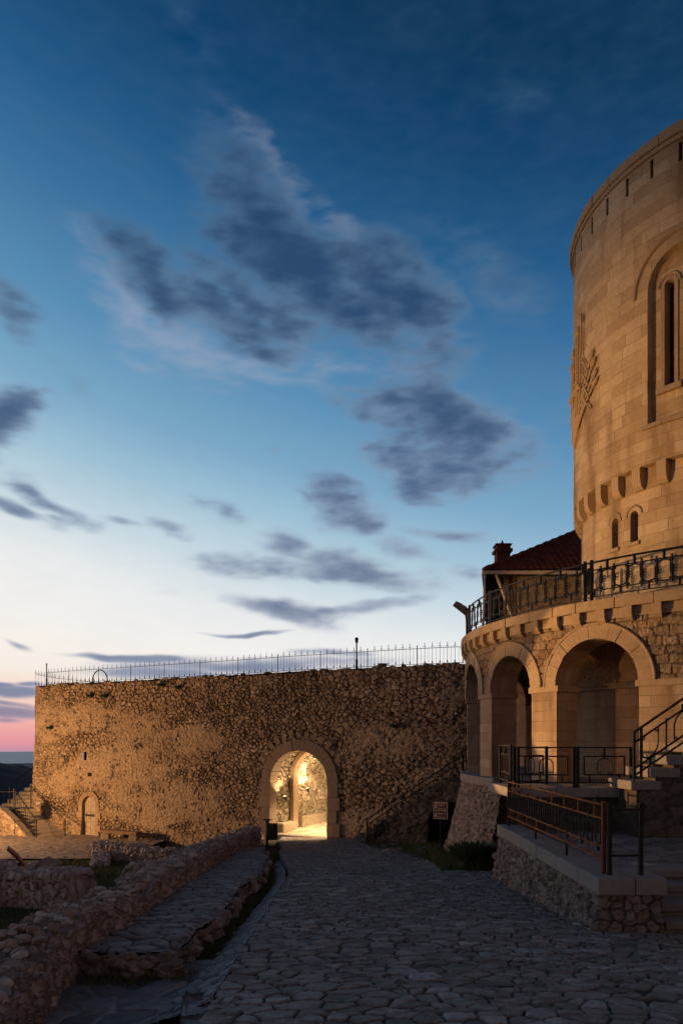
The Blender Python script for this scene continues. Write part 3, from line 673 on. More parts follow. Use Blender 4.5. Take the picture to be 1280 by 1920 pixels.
mbt = MB(); mbt.tube([(0, 0, .08), (0, 0, .82)], .006, 4); TH = bpy.data.meshes.new('thin_bar'); TH.from_pydata(mbt.v, [], mbt.f); TH.materials.append(M_ironf)
def put(me, name, p, parent, rz=0):
    o = bpy.data.objects.new(name, me); COL.objects.link(o); o.parent = parent; o.location = Vector(p)-org(parent); o.rotation_euler = (0, 0, rz); return o
for i in range(picks+1):
    s = s0+i*ps; p, t_, n_ = wframe(s); rz = math.atan2(t_.y, t_.x)
    if i % 7 == 0:
        mb = MB(); q_ = W3(s, base(s)-.05, OFF); mb.tube([q_, (q_[0], q_[1], q_[2]+.95)], .02, 6); mb.build('fence_post', M_ironf, fence)
    else: put(PK, 'picket', W3(s, base(s)-.03, OFF), fence, rz)
    if i < picks: put(TH, 'thin_bar', W3(s+ps/2, base(s), OFF), fence, rz)
# return of the fence along the far edge of the round bastion
fence2 = empty('iron_fence', (-14, 45, WTOP), 'farther spiked iron fence seen through the front one at the left end of the wall', 'fence')
far = [Vector((-17.45, 39.6, WTOP)), Vector((-17.3, 42, WTOP)), Vector((-16.0, 44.5, WTOP)), Vector((-14.0, 45.8, WTOP)), Vector((-12.0, 46.2, WTOP))]
def along(pts, u):
    L = [(pts[i+1]-pts[i]).length for i in range(len(pts)-1)]; x = u*sum(L)
    for i, l in enumerate(L):
        if x <= l or i == len(L)-1: return pts[i]+(pts[i+1]-pts[i])*(x/l)
        x -= l
for hh_ in (.12, .76):
    mb = MB(); mb.tube([along(far, u)+Vector((0, 0, hh_)) for u in np.linspace(0, 1, 24)], .011, 4); mb.build('rail', M_ironf, fence2)
for i in range(30): put(PK, 'picket', along(far, i/29), fence2)
# tall thin post, lamp post, hoop, little box on the deck
def lamp_post(px, h, name, label, cat, lantern):
    s = wu_px(px); p = Vector(W3(s, WTOP-.05, -.35)); o = empty(name, p, label, cat); mb = MB()
    mb.tube([p, p+Vector((0, 0, .5)), p+Vector((0, 0, .52)), p+Vector((0, 0, h))], [.05, .05, .032, .03], 8); mb.build('pole', M_iron, o)
    mb = MB()
    if lantern:
        mb.lathe((p.x, p.y, p.z+h), [(.03, 0), (.055, .03), (.075, .17), (.09, .18), (.05, .24), (.01, .27)], 8); mb.build('lantern', M_iron, o)
    else:
        mb.lathe((p.x, p.y, p.z+h), [(.03, 0), (.055, .02), (.055, .05), (.0, .06)], 8); mb.build('cap', M_iron, o)
lamp_post(662, 1.2, 'lamp_post', 'short black lamp post with a lantern head above the gateway', 'lamp post', True)
lamp_post(76, 1.3, 'iron_post', 'plain black post with flat cap at the left end of the fence', 'post', False)
s = wu_px(179); p, t_, n_ = wframe(s); mb = MB(); r = .52
mb.tube([tuple(p+t_*(-r*math.cos(a))+n_*(-.3)+Vector((0, 0, WTOP+.18+r*1.0*math.sin(a)))) for a in np.linspace(-.35, math.pi+.35, 24)], .03, 6)
set_props(mb.build('iron_hoop', M_iron), 'black arched iron hoop standing behind the fence near its left end', 'hoop')
s = wu_px(703); q_ = W3(s, WTOP+.1, -.8); mb = MB(); mb.box(q_, (.34, .3, .22)); mb.hexa([(q_[0]+a*.2, q_[1]+b*.18, q_[2]+z) for z, k_ in ((.11, 1), (.17, 1)) for a, b in ((-1, -1), (1, -1), (1, 1), (-1, 1))])
set_props(mb.build('junction_box', M_lampgrey), 'small grey box on the wall top right of the lamp post', 'box')

# ---- tufts of weed rooted in the wall
def tuft(name, c, n, r, h, mat, label, cat, group=None, droop=.5, seed=1, outdir=None):
    q = random.Random(seed); mb = MB(); c = Vector(c)
    for i in range(n):
        a = q.uniform(0, 6.283); rr = r*math.sqrt(q.random())*.6; b = c+Vector((math.cos(a)*rr, math.sin(a)*rr, 0))
        d = Vector((math.cos(a)*q.uniform(.1, .7), math.sin(a)*q.uniform(.1, .7), 1)); 
        if outdir: d += Vector(outdir)*q.uniform(.4, 1.4)
        d.normalize(); L = h*q.uniform(.4, 1); w = Vector((-math.sin(a), math.cos(a), 0))*q.uniform(.008, .02)*(1+r*2)
        m1 = b+d*L*.55; tip = b+d*L+Vector((d.x, d.y, -droop))*L*.25
        mb.add([b-w, b+w, m1+w*1.2, m1-w*1.2, tip], [(0, 1, 2, 3), (3, 2, 4)])
    o = mb.build(name, mat); return set_props(o, label, cat, group)
for i, (px, zz, lab) in enumerate(((172, 2.3, 'green weed tuft below the hoop near the wall top'), (200, 2.25, 'green weed tuft right of the hoop near the wall top'), (338, 2.55, 'weed tuft hanging under the fence in the middle of the wall'),
        (742, .55, 'dark weed tuft on the wall between gateway and arcade'), (100, .65, 'small weed tuft on the left part of the wall'), (305, 2.7, 'low weed tuft on the wall top left of centre'))):
    s = wu_px(px); tuft('wall_weed', W3(s, zz, .08), 150, .22, .28, M_leaf, lab, 'weed', 'weeds growing from the fortress wall', .9, i+3, tuple(wframe(s)[2]))
mb = MB(); q = random.Random(12)
for i in range(1500):
    s = q.uniform(2, WS[-1]-1); 
    if vnoise(np.array([s]), np.array([0.]), 1.0, 5)[0] < -.02: continue
    b_ = Vector(W3(s, WTOP+.02, -q.uniform(0, .9))); a = q.uniform(0, 6.28); w = Vector((math.cos(a), math.sin(a), 0))*.012; d = Vector((q.uniform(-.4, .4), q.uniform(-.4, .4), 1))*q.uniform(.04, .15)
    mb.add([b_-w, b_+w, b_+d], [(0, 1, 2)])
set_props(mb.build('wall_top_grass', M_grass), kind='stuff', label='thin dry grass along the wall top')

# ================================================================ TERRACE ARCADE
RT = 7.9; ZF = -1.0; ZI = 1.33; ZT = 2.95
arc_c = [-49.7-20.1*k for k in range(6)]; hw_deg = [7.45, 6.7, 7.3, 7.3, 7.3, 7.3]
terr = empty('round_terrace', (CX, CY, ZF), 'round stone terrace on an open arcade with a dentilled cornice', 'terrace')
DEG = math.pi/180*RT
def P_t(u, z, off=0): a = u/RT; r = RT+off; return (CX+r*math.sin(a), CY-r*math.cos(a), z)
# rustic spandrels above the imposts
def keeps(u, v):
    k = np.ones(u.shape, bool)
    for c, h_ in zip(arc_c, hw_deg):
        r = h_*DEG; k &= ~arch_in(u, v, c*DEG, r+.12, ZI, ZI-1)
    return k
UA, UB = -165*DEG, 5*DEG
relief('rustic_wall', cylpos(RT), np.arange(-100*DEG, -20*DEG, .028), np.arange(ZI, ZT+.01, .028), M_rustic, terr, (.34, .19), .03, 81, 'rough', keeps, .06, .10, False, 1)
relief('rear_rustic_wall', cylpos(RT), np.arange(UA, -99.5*DEG, .07), np.arange(ZI, ZT+.01, .07), M_rustic, terr, (.34, .19), .03, 81, 'rough', keeps, .06, .10, False, 1)
# solid wall to the right of the last arch
def plain_sheet(name, r, u0, u1, z0, z1, mat, parent, step=.2, sgn=1, rr=None):
    us = np.linspace(u0, u1, max(2, int(abs(u1-u0)/step))); vs = np.linspace(z0, z1, max(2, int((z1-z0)/step)))
    U, V = np.meshgrid(us, vs); a = U/r; P = np.stack([CX+r*np.sin(a), CY-r*np.cos(a), V], -1)
    return grid_mesh(name, P, mat, parent, np.stack([U, V], -1), None, None, True, flip=(sgn < 0))
# piers (front, sides, back as one block each)
edges = []
for i, (c, h_) in enumerate(zip(arc_c, hw_deg)): edges.append((c-h_, c+h_))
pier_spans = [(edges[0][1], -18)]+[(edges[i+1][1], edges[i][0]) for i in range(5)]+[(-165, edges[5][0])]
PT = .75
def wedge(name, a0, a1, r0, r1, z0, z1, mat, parent, n=6):
    """annular block with metre UVs"""
    us = np.linspace(a0, a1, n+1); per = []
    for a in us: per.append((a, r1))
    pts = [(a, r1) for a in us]+[(a, r0) for a in us[::-1]]
    pts.append(pts[0]); L = [0]
    for i in range(1, len(pts)):
        p, q_ = C(*pts[i-1], 0), C(*pts[i], 0); L.append(L[-1]+math.dist(p, q_))
    P = np.array([[C(a, r, z) for a, r in pts] for z in (z0, z1)]); uv = np.array([[(l+a0*.1, z) for l in L] for z in (z0, z1)])
    o = grid_mesh(name, P, mat, parent, uv)
    bm_top = [C(a, r, z1) for a, r in pts[:-1]]
    me = o.data
    return o
for a0, a1 in pier_spans:
    pr = wedge('pier', a0, a1, RT-PT, RT, ZF, ZI-.13, M_pier, terr, max(3, int((a1-a0)/2)))
    ib = MB(); n = max(3, int((a1-a0)/2)); an = np.linspace(a0-.5, a1+.5, n+1)
    A = [C(a, RT+.045, 0)[:2] for a in an]+[C(a, RT-PT-.03, 0)[:2] for a in an[::-1]]; ib.prism(A, ZI-.13, ZI+.02); ib.build('impost', M_dress, pr, bevel=.012)
# intrados + arch bands
for c, h_ in zip(arc_c, hw_deg):
    r = h_*DEG; pts = [(c*DEG-r*math.cos(math.pi*i/28), ZI+r*math.sin(math.pi*i/28)) for i in range(29)]
    us_ = np.array([[P_t(u, z, o_) for u, z in pts] for o_ in (.0, -PT)]); uvv = np.array([[(math.pi*r*i/28, o_) for i in range(29)] for o_ in (0, -PT)])
    grid_mesh('arch_soffit', us_, M_pier, terr, uvv, None, None, True)
    band = surround('arch_band', P_t, c*DEG, r, r+.33, ZI, ZI, 15, 0, -.02, .055, M_dress, terr, .0, .0012, .003)
    mb = MB(); rr_ = r+.345
    mb.tube([P_t(c*DEG-rr_*math.cos(math.pi*i/32), ZI+rr_*math.sin(math.pi*i/32), .04) for i in range(33)], .038, 6); mb.build('hood_mould', M_dress, terr, smooth=True)
# gallery ceiling, floor, inner wall
def ring(name, r0, r1, z, mat, a0=-170, a1=20, parent=None, flip=False):
    an = np.linspace(a0, a1, 90); P = np.array([[C(a, r, z) for a in an] for r in (r0, r1)]); uv = np.array([[(R_(a)*r, r) for a in an] for r in (r0, r1)])
    return grid_mesh(name, P, mat, parent, uv, None, None, False, flip)
ring('gallery_ceiling', 4.3, RT-.01, ZT-.12, M_inner, parent=terr)
relief('gallery_inner_wall', cylpos(5.65), np.arange(-75*R_(1)*5.65, 10*R_(1)*5.65, .1), np.arange(ZF, ZT, .1), M_inner, terr, (.5, .28), .0, 5, 'rough', None, 0, .1, True)
mb = MB()
for z0, z1, o_ in ((ZI+.02, ZI+.12, .10), (ZI+.12, ZI+.17, .15)):
    an = np.linspace(-74, 0, 40); mb.prism([C(a, 5.65+o_, 0)[:2] for a in an]+[C(a, 5.6, 0)[:2] for a in an[::-1]], z0, z1)
mb.build('gallery_moulding', M_dress, terr)
# faded painting in the lunette above the moulding
m, T, b = pbsdf('faded_painting'); tc = T.node('ShaderNodeTexCoord')
n1_ = T.node('ShaderNodeTexNoise', ins={'Vector': T.node('ShaderNodeMapping', ins={0: tc.outputs['UV'], 2: (0, 0, .35), 3: (2.2, 1.0, 1)}).outputs[0], 'Scale': 2.4, 'Detail': 5.0, 'Distortion': 2.2})
n2_ = T.node('ShaderNodeTexNoise', ins={'Vector': tc.outputs['UV'], 'Scale': 9.0, 'Detail': 6.0})
cc = T.ramp(n1_.outputs[0], [(.3, (.10, .05, .025, 1)), (.42, (.32, .17, .07, 1)), (.52, (.55, .36, .16, 1)), (.6, (.30, .13, .06, 1)), (.72, (.62, .46, .25, 1))])
T.l.new(T.mix(.35, cc, T.ramp(n2_.outputs[0], [(.35, (.2, .12, .07, 1)), (.65, (.5, .36, .2, 1))])), b.inputs['Base Color']); b.inputs['Roughness'].default_value = .8
us = np.linspace(-72, -56.5, 20); vs = np.linspace(ZI+.18, ZT-.14, 10); U, V = np.meshgrid(us, vs)
P = np.stack([CX+5.68*np.sin(np.radians(U)), CY-5.68*np.cos(np.radians(U)), V], -1)
cen = -63.5; hwid = 8.5
kk = (((U[:-1, :-1]+U[1:, 1:])/2-cen)/hwid)**2+(((V[:-1, :-1]+V[1:, 1:])/2-ZI)/1.6)**2 < 1.2
grid_mesh('painted_lunette', P, m, terr, np.stack([U*.1, V], -1), None, kk, True)
# base slab: round nosing then straight edge to the right
mb = MB(); an = np.linspace(-170, -73, 60)
front = 14.82
arcp = [C(a, 8.12, 0)[:2] for a in an]; arcp = [p for p in arcp]
xl = C(-73, 8.12, 0)
for i in range(0, len(arcp)-1, 3):
    j = min(i+3, len(arcp)-1); seg = arcp[i:j+1]; a_s = an[i:j+1]
    inn = [C(a, 7.0, 0)[:2] for a in a_s]; g_ = .004
    mb.prism(seg+inn[::-1], ZF-.24, ZF)
slab = mb.build('slab_edge', M_slab, terr, bevel=.02)
# straight front floor
mb = MB(); xs = [3.58, 4.6, 5.5, 6.35]
for a, b_ in zip(xs[:-1], xs[1:]): mb.prism([(a+.004, front), (b_-.004, front), (b_-.004, 17.0), (a+.004, 17.0)], ZF-.21, ZF-.004)
mb.build('front_slab', M_slab, terr, bevel=.02)
ring('gallery_floor', 4.3, 8.0, ZF+.004, M_slab, parent=terr)
# wall below the front slab
relief('front_base_wall', lambda U, V: (U, front+.14+0*U, V), np.arange(3.62, 6.4, .035), np.arange(-2.3, ZF-.2, .035), M_shadestone, terr, (.34, .2), .04, 83, 'rubble')
# battered rubble base
def posbut(U, V):
    k = (ZF-.24-V)/2.2; r = 8.02+.42*k+.12*np.maximum(0, k)**2; a = U/8; return CX+r*np.sin(a), CY-r*np.cos(a), V
relief('battered_base', posbut, np.arange(-165*R_(1)*8, -70*R_(1)*8, .045), np.arange(-4.6, ZF-.22, .04), M_butt, terr, (.20, .16), .05, 87, 'rubble', None, .10, .18, False)
mb = MB(); 
# cornice
an = np.linspace(-168, 0, 116)
def ringblk(mb, a0, a1, r0, r1, z0, z1, n=3):
    q_ = np.linspace(a0, a1, n+1); mb.prism([C(a, r1, 0)[:2] for a in q_]+[C(a, r0, 0)[:2] for a in q_[::-1]], z0, z1)
mb = MB(); a = -168; q = random.Random(9)
while a < 0:
    w = q.uniform(4.5, 7); ringblk(mb, a+.03, a+w-.03, RT-.3, RT+.20+q.uniform(-.01, .01), ZT+.03, ZT+.27, 4); a += w
mb.build('cornice', M_dress, terr, bevel=.02)
mb = MB(); ringblk(mb, -168, 0, RT-.3, RT+.06, ZT-.19, ZT+.03, 90); mb.build('frieze', M_dress, terr)
for k_ in range(32):
    a = -39.3-4.35*k_+8.7; mb = MB(); w = .72; prof = [(RT+.02, ZT-.30), (RT+.09, ZT-.28), (RT+.15, ZT-.22), (RT+.185, ZT-.14), (RT+.19, ZT+.028)]
    L = [C(a-w, r, z) for r, z in prof]; Rr = [C(a+w, r, z) for r, z in prof]; back = [C(a-w, RT-.05, ZT+.028), C(a+w, RT-.05, ZT+.028), C(a-w, RT-.05, ZT-.30), C(a+w, RT-.05, ZT-.30)]
    n = len(prof); mb.add(L+Rr+back, [(i, i+n, i+1+n, i+1) for i in range(n-1)]+[tuple(range(n))+(2*n, 2*n+2), (2*n+3, 2*n+1)+tuple(range(2*n-1, n-1, -1)), (0, 2*n+2, 2*n+3, n)])
    mb.build('corbel', M_dress, terr)
ring('terrace_deck', 4.0, RT+.15, ZT+.25, M_slab, parent=terr)

# ================================================================ TOWER
RU, RL = 4.55, 4.30; TZ0, TZM, TZ1 = 3.1, 7.38, 15.95
tower = empty('round_tower', (CX, CY, TZ0), 'tall round ashlar tower with corbel ring, slit openings and a deep arched window niche', 'tower')
def cdt_sheet(name, r, u0, u1, z0, z1, holes, mat, parent, step=.22):
    nu = int((u1-u0)/step); nv = int((z1-z0)/step); pts = []; 
    for j in range(nv+1):
        for i in range(nu+1):
            u = u0+(u1-u0)*i/nu; z = z0+(z1-z0)*j/nv
            ok = True
            for hp in holes:
                x0 = min(p[0] for p in hp)-.05; x1 = max(p[0] for p in hp)+.05; y0 = min(p[1] for p in hp)-.05; y1 = max(p[1] for p in hp)+.05
                if x0 < u < x1 and y0 < z < y1: ok = False
            if ok: pts.append(Vector((u, z)))
    ed = []
    for hp in holes:
        b_ = len(pts); pts += [Vector(p) for p in hp]; ed += [(b_+i, b_+(i+1) % len(hp)) for i in range(len(hp))]
    v, e, f, *_ = delaunay_2d_cdt(pts, ed, [], 0, 1e-5)
    def inside(p, hp):
        c_ = False; n = len(hp)
        for i in range(n):
            x1, y1 = hp[i]; x2, y2 = hp[(i+1) % n]
            if (y1 > p[1]) != (y2 > p[1]) and p[0] < (x2-x1)*(p[1]-y1)/(y2-y1)+x1: c_ = not c_
        return c_
    ff = []
    for t_ in f:
        g = (sum(v[i][0] for i in t_)/3, sum(v[i][1] for i in t_)/3)
        if not any(inside(g, hp) for hp in holes): ff.append(tuple(t_))
    o0 = org(parent); me = bpy.data.meshes.new(name)
    me.from_pydata([(CX+r*math.sin(p[0]/r)-o0.x, CY-r*math.cos(p[0]/r)-o0.y, p[1]-o0.z) for p in v], [], ff)
    uvl = me.uv_layers.new(name='UVMap')
    for l in me.loops: uvl.data[l.index].uv = (v[l.vertex_index][0], v[l.vertex_index][1])
    me.polygons.foreach_set('use_smooth', np.ones(len(me.polygons), bool)); me.update()
    return link_mesh(name, me, mat, parent)
def PR(r): return lambda u, z, off=0: (CX+(r+off)*math.sin(u/r), CY-(r+off)*math.cos(u/r), z)
def reveal(name, r, hp, o0_, o1_, mat, parent, closed=True):
    f = PR(r); hp2 = list(hp)+[hp[0]]; n = len(hp2); L = [0]
    for i in range(1, n): L.append(L[-1]+math.dist(hp2[i-1], hp2[i]))
    P = np.array([[f(u, z, o_) for u, z in hp2] for o_ in (o0_, o1_)]); uv = np.array([[(l, o_) for l in L] for o_ in (o0_, o1_)])
    return grid_mesh(name, P, mat, parent, uv)
def panel(name, r, hp, off, mat, parent):
    f = PR(r); mb = MB(); mb.add([f(u, z, off) for u, z in hp], [tuple(range(len(hp)))]); return mb.build(name, mat, parent)
d2u = math.pi/180*RU
niche_c, niche_r, niche_spr, niche_bot = -43.2*d2u, .90, 11.95, 8.42
niche = arch_pts(niche_c, niche_r, niche_spr, niche_bot, 20)
slots = []
for k_ in range(15):
    c_ = (-43.8-9.25*k_+18.5)*d2u; slots.append([(c_-.045, 14.92), (c_+.045, 14.92), (c_+.045, 15.42), (c_-.045, 15.42)])
cdt_sheet('upper_shell', RU, -160*d2u, 30*d2u, TZM, 15.7, [niche]+slots, M_tower, tower)
for s_ in slots: reveal('slot_reveal', RU, s_, 0, -.35, M_tower, tower); panel('slot_void', RU, [(s_[0][0]-.05, s_[0][1]-.05), (s_[1][0]+.05, s_[1][1]-.05), (s_[2][0]+.05, s_[2][1]+.05), (s_[3][0]-.05, s_[3][1]+.05)], -.34, M_dark, tower)
reveal('niche_reveal', RU, niche, 0, -.24, M_tower, tower)
# back of the niche with two slender lights
RB = RU-.24; kb = RB/RU
lights_ = []
for c_ in (-48.3, -38.1):
    cu = R_(c_)*RB; lights_.append(arch_pts(cu, .125, 12.02, 9.35, 12))
cdt_sheet('niche_back', RB, R_(-56.5)*RB, R_(-30)*RB, 8.3, 13.0, lights_, M_tower, tower, .12)
for lp in lights_:
    cu = (lp[0][0]+lp[-1][0])/2; wdw = reveal('window', RB, lp, .04, -.3, M_dress, tower)
    panel('pane', RB, lp, -.28, M_glass, wdw)
    fr = MB(); f = PR(RB); outer = arch_pts(cu, .22, 12.02, 9.35, 12); 
    fr.strip([f(u, z, .04) for u, z in lp], [f(u, z, .04) for u, z in outer]); fr.strip([f(u, z, .04) for u, z in outer], [f(u, z, -.0) for u, z in outer]); fr.build('window_frame', M_dress, wdw)
    hd = MB(); hd.tube([f(cu-.27*math.cos(math.pi*i/14), 12.02+.27*math.sin(math.pi*i/14), .03) for i in range(15)], .035, 6); hd.build('window_hood', M_dress, wdw)
    sl = MB(); sl.hexa([f(cu+a, z, o_) for z in (9.2, 9.35) for a, o_ in ((-.32, 0), (.32, 0), (.32, .13), (-.32, .13))]); sl.build('sill', M_dress, wdw, bevel=.01)
f = PR(RU); mb = MB()
mb.tube([f(niche_c-1.27*math.cos(math.pi*i/28), 11.93+1.27*math.sin(math.pi*i/28), .02) for i in range(29)], .045, 6); mb.build('niche_hood', M_dress, tower)
mb = MB()
for a0, a1 in ((-1.05, -.5), (-.49, .1), (.11, .6), (.61, 1.05)): mb.hexa([f(niche_c+a, z, o_) for z in (8.3, 8.42) for a, o_ in ((a0, -.22), (a1, -.22), (a1, .07), (a0, .07))])
mb.build('niche_sill', M_dress, tower, bevel=.01)
# rim
mb = MB(); q = random.Random(2); a = -160
while a < 30:
    w = q.uniform(7, 11); ringblk(mb, a+.05, a+w-.05, RU-.4, RU+.10+q.uniform(-.01, .015), 15.62, 15.90+q.uniform(-.02, .02), 5); a += w
mb.build('rim', M_tower, tower, bevel=.02)
mb = MB(); ringblk(mb, -160, 30, RU-.4, RU+.05, 15.5, 15.62, 80); mb.build('rim_string', M_tower, tower)
# corbel ring
for k_ in range(17):
    a = -50.0-9.0*k_+36; w = 1.6; mb = MB(); prof = [(RL-.02, 6.80), (RL+.10, 6.82), (RL+.18, 6.89), (RL+.23, 7.0), (RU-.004, 7.14), (RU-.004, TZM)]
    L = [C(a-w, r, z) for r, z in prof]; Rr = [C(a+w, r, z) for r, z in prof]; n = len(prof)
    back = [C(a-w, RL-.05, TZM), C(a+w, RL-.05, TZM)]
    mb.add(L+Rr+back, [(i, i+n, i+1+n, i+1) for i in range(n-1)]+[tuple(range(n))+(2*n,), (2*n+1,)+tuple(range(2*n-1, n-1, -1)), (n-1, 2*n-1, 2*n+1, 2*n)])
    mb.build('corbel', M_tower, tower)
ring('overhang_soffit', RL-.02, RU, TZM, M_tower, -160, 30, tower)
d2l = math.pi/180*RL
wins = [arch_pts(-71.4*d2l, .125, 6.22, 5.48, 10), arch_pts(-62.1*d2l, .125, 6.22, 5.48, 10)]
dhole = [(-92.6*d2l, TZ0+.01), (-87.4*d2l, TZ0+.01), (-87.4*d2l, 5.95), (-92.6*d2l, 5.8)]
cdt_sheet('lower_shell', RL, -160*d2l, 30*d2l, TZ0, TZM, wins, M_tower, tower)
for wn_ in wins:
    w_ = reveal('small_window', RL, wn_, 0, -.28, M_dress, tower); panel('pane', RL, wn_, -.25, M_glass, w_)
    fl = PR(RL); cu = (wn_[0][0]+wn_[-1][0])/2; mb = MB(); mb.tube([fl(cu-.25*math.cos(math.pi*i/14), 6.22+.25*math.sin(math.pi*i/14), .01) for i in range(15)], .028, 6); mb.build('window_hood', M_dress, w_)
    mb = MB(); mb.hexa([fl(cu+a, z, o_) for z in (5.38, 5.48) for a, o_ in ((-.19, -.05), (.19, -.05), (.19, .07), (-.19, .07))]); mb.build('sill', M_dress, w_)
# carved relief: shield and sheaf of spears
rel = MB(); fu = PR(RU)
def rod(p0, p1, w, hgt_, head=0):
    (a0, z0), (a1, z1) = p0, p1; n = 8
    pts = [fu((a0+(a1-a0)*i/n)*d2u, z0+(z1-z0)*i/n, hgt_) for i in range(n+1)]; rel.tube(pts, w, 6)
    if head:
        dx, dz = (a1-a0)/math.hypot((a1-a0)*d2u, z1-z0), (z1-z0)/math.hypot((a1-a0)*d2u, z1-z0)
        q_ = [fu((a1+dx*t_)*d2u, z1+dz*t_, hgt_) for t_ in (0, .06, .2, .3)]; rel.tube(q_, [w, w*2.2, w*1.8, .01], 6)
for a1, z1, z0 in ((-87.1, 12.6, 9.9), (-90, 12.35, 10), (-92, 12.4, 10), (-96, 11.9, 10), (-99, 11.6, 10)): rod((a1-1.5, z0), (a1, z1), .035, .10, 1)
for a1, z1 in ((-80.6, 11.2), (-79.6, 10.95), (-79.0, 10.6), (-78.8, 10.35)):
    rod((-96.5, 9.35), (a1, z1), .035, .07, 1)
for a1, z1 in ((-83.5, 10.85), (-83, 10.5), (-82.5, 10.1), (-84, 11.3)): rod((a1-2.5, z1+.18), (a1+2, z1-.35), .03, .10, 0)
rod((-101, 10.75), (-87.5, 10.75), .07, .12)
outline = [(-103, 10.7), (-90.5, 10.7), (-90.3, 10.0), (-92.5, 9.5), (-97.5, 9.15), (-102, 9.45), (-104.5, 10.0)]
A = [fu(a*d2u, z, 0) for a, z in outline]; B = [fu(a*d2u, z, .08) for a, z in outline]; rel.strip(A, B, True); n = len(B); b_ = len(rel.v)
rel.add(B+[fu(-97.5*d2u, 10.1, .13)], [(i, (i+1) % n, n) for i in range(n)])
for zz in (11.0, 11.4, 11.8, 12.2): rod((-103, zz), (-95, zz+.12), .045, .06)
rel.build('carved_relief', M_tower, tower, smooth=False)

# ================================================================ railings
def motif(mb, o, t_, w, z0, z1, flip, rb=.012, up=Vector((0, 0, 1))):
    """U-shaped loop between z0 and z1, stem through the rail on its closed side, curls on its open side"""
    o = Vector(o); t_ = Vector(t_); H = z1-z0; r = w*.5
    def P(x, z): zz = z0+(z if not flip else H-z); return o+t_*x+up*zz
    pts = [P(-r, H*.95), P(-r, r*1.1)]+[P(-r*math.cos(a), r*1.1-r*.95*math.sin(a)) for a in np.linspace(.3, math.pi-.3, 8)]+[P(r, r*1.1), P(r, H*.95)]
    mb.tube(pts, rb, 5)
    for sg in (-1, 1): mb.tube([P(sg*(r-.035-.035*math.cos(a)), H*.93-.03*math.sin(a)) for a in np.linspace(math.pi, -math.pi*.8, 9)], rb*.8, 4)
    mb.bar(P(0, -H*.22), P(0, .06*H), .035, .035)
def straight_rail(name, p0, p1, h, label, group, mods, mat=None, posts=(0, 1), cat='railing', pw=.045, zs=(.10, .24, .78), dbl=True):
    mat = mat or M_iron; p0 = Vector(p0); p1 = Vector(p1); o = empty(name, p0, label, cat, group); d = p1-p0; Z = Vector((0, 0, 1))
    for q_ in posts:
        b_ = p0+d*q_; mb = MB(); mb.bar(b_-Z*.03, b_+Z*(h+.02), pw, pw); mb.build('post', mat, o)
    mb = MB(); mb.bar(p0+Z*h, p1+Z*h, .06, .04); mb.build('handrail', mat, o)
    for z in zs: mb = MB(); mb.bar(p0+Z*(z*h), p1+Z*(z*h), .03, .035); mb.build('rail', mat, o)
    n = mods
    for i in range(n):
        c = p0+d*((i+.5)/n); w = d.length/n
        tv = d/d.length
        mb = MB(); motif(mb, c, tv, w*.5, zs[1]*h, zs[2]*h, i % 2 == 1, .017); mb.build('loop', mat, o)
    for i in range(n+1):
        if 0 < i < n:
            c = p0+d*(i/n); mb = MB(); mb.bar(c+Z*(zs[1]*h-.04), c+Z*(zs[2]*h+.05), .05, .02); mb.build('upright', mat, o)
    return o
# terrace railing, curved
tr = empty('terrace_railing', (CX, CY, ZT+.27), 'black wrought iron railing with looped motifs around the terrace edge below the tower', 'railing')
RR = RT+.02; ZB = ZT+.27
a_start, a_end = -104.0, -24.0; nm = 18; da = (a_end-a_start)/nm
for hh_, w_ in ((.90, .024), (.72, .016), (.24, .016), (.10, .014)):
    mb = MB(); mb.tube([C(a, RR, ZB+hh_) for a in np.linspace(a_start, a_end, 70)], w_, 6); mb.build('handrail' if hh_ == .90 else 'rail', M_iron, tr)
for i in range(nm*2):
    a = a_start+da*.5*(i+.5); tv = (math.cos(R_(a)), math.sin(R_(a)), 0)
    if i % 2 == 0: mb = MB(); motif(mb, C(a, RR, ZB), tv, .36, .24, .72, False, .02); mb.bar(C(a, RR, ZB+.1), C(a, RR, ZB+.24), .04, .04); mb.build('loop', M_iron, tr)
    else: mb = MB(); motif(mb, C(a, RR, ZB), tv, .36, .24, .72, True, .02); mb.bar(C(a, RR, ZB+.72), C(a, RR, ZB+.90), .05, .05); mb.build('loop', M_iron, tr)
    a2 = a_start+da*.5*i; mb = MB(); mb.bar(C(a2, RR, ZB+.18), C(a2, RR, ZB+.79), .06, .03); c_ = Vector(C(a2+da*.12, RR, ZB+.48)); t_2 = Vector((math.cos(R_(a2)), math.sin(R_(a2)), 0))
    for sg in (-1, 1): mb.tube([c_+t_2*(.035*math.cos(b_))+Vector((0, 0, sg*.035+.035*math.sin(b_))) for b_ in np.linspace(0, 5.6, 8)], .010, 4)
    mb.build('upright', M_iron, tr)
for a in (-51.3, -50.1, -77, -76.2, -91.5, -103.5): mb = MB(); mb.bar(C(a, RR, ZB-.02), C(a, RR, ZB+.96), .07, .07); mb.build('post', M_iron, tr)
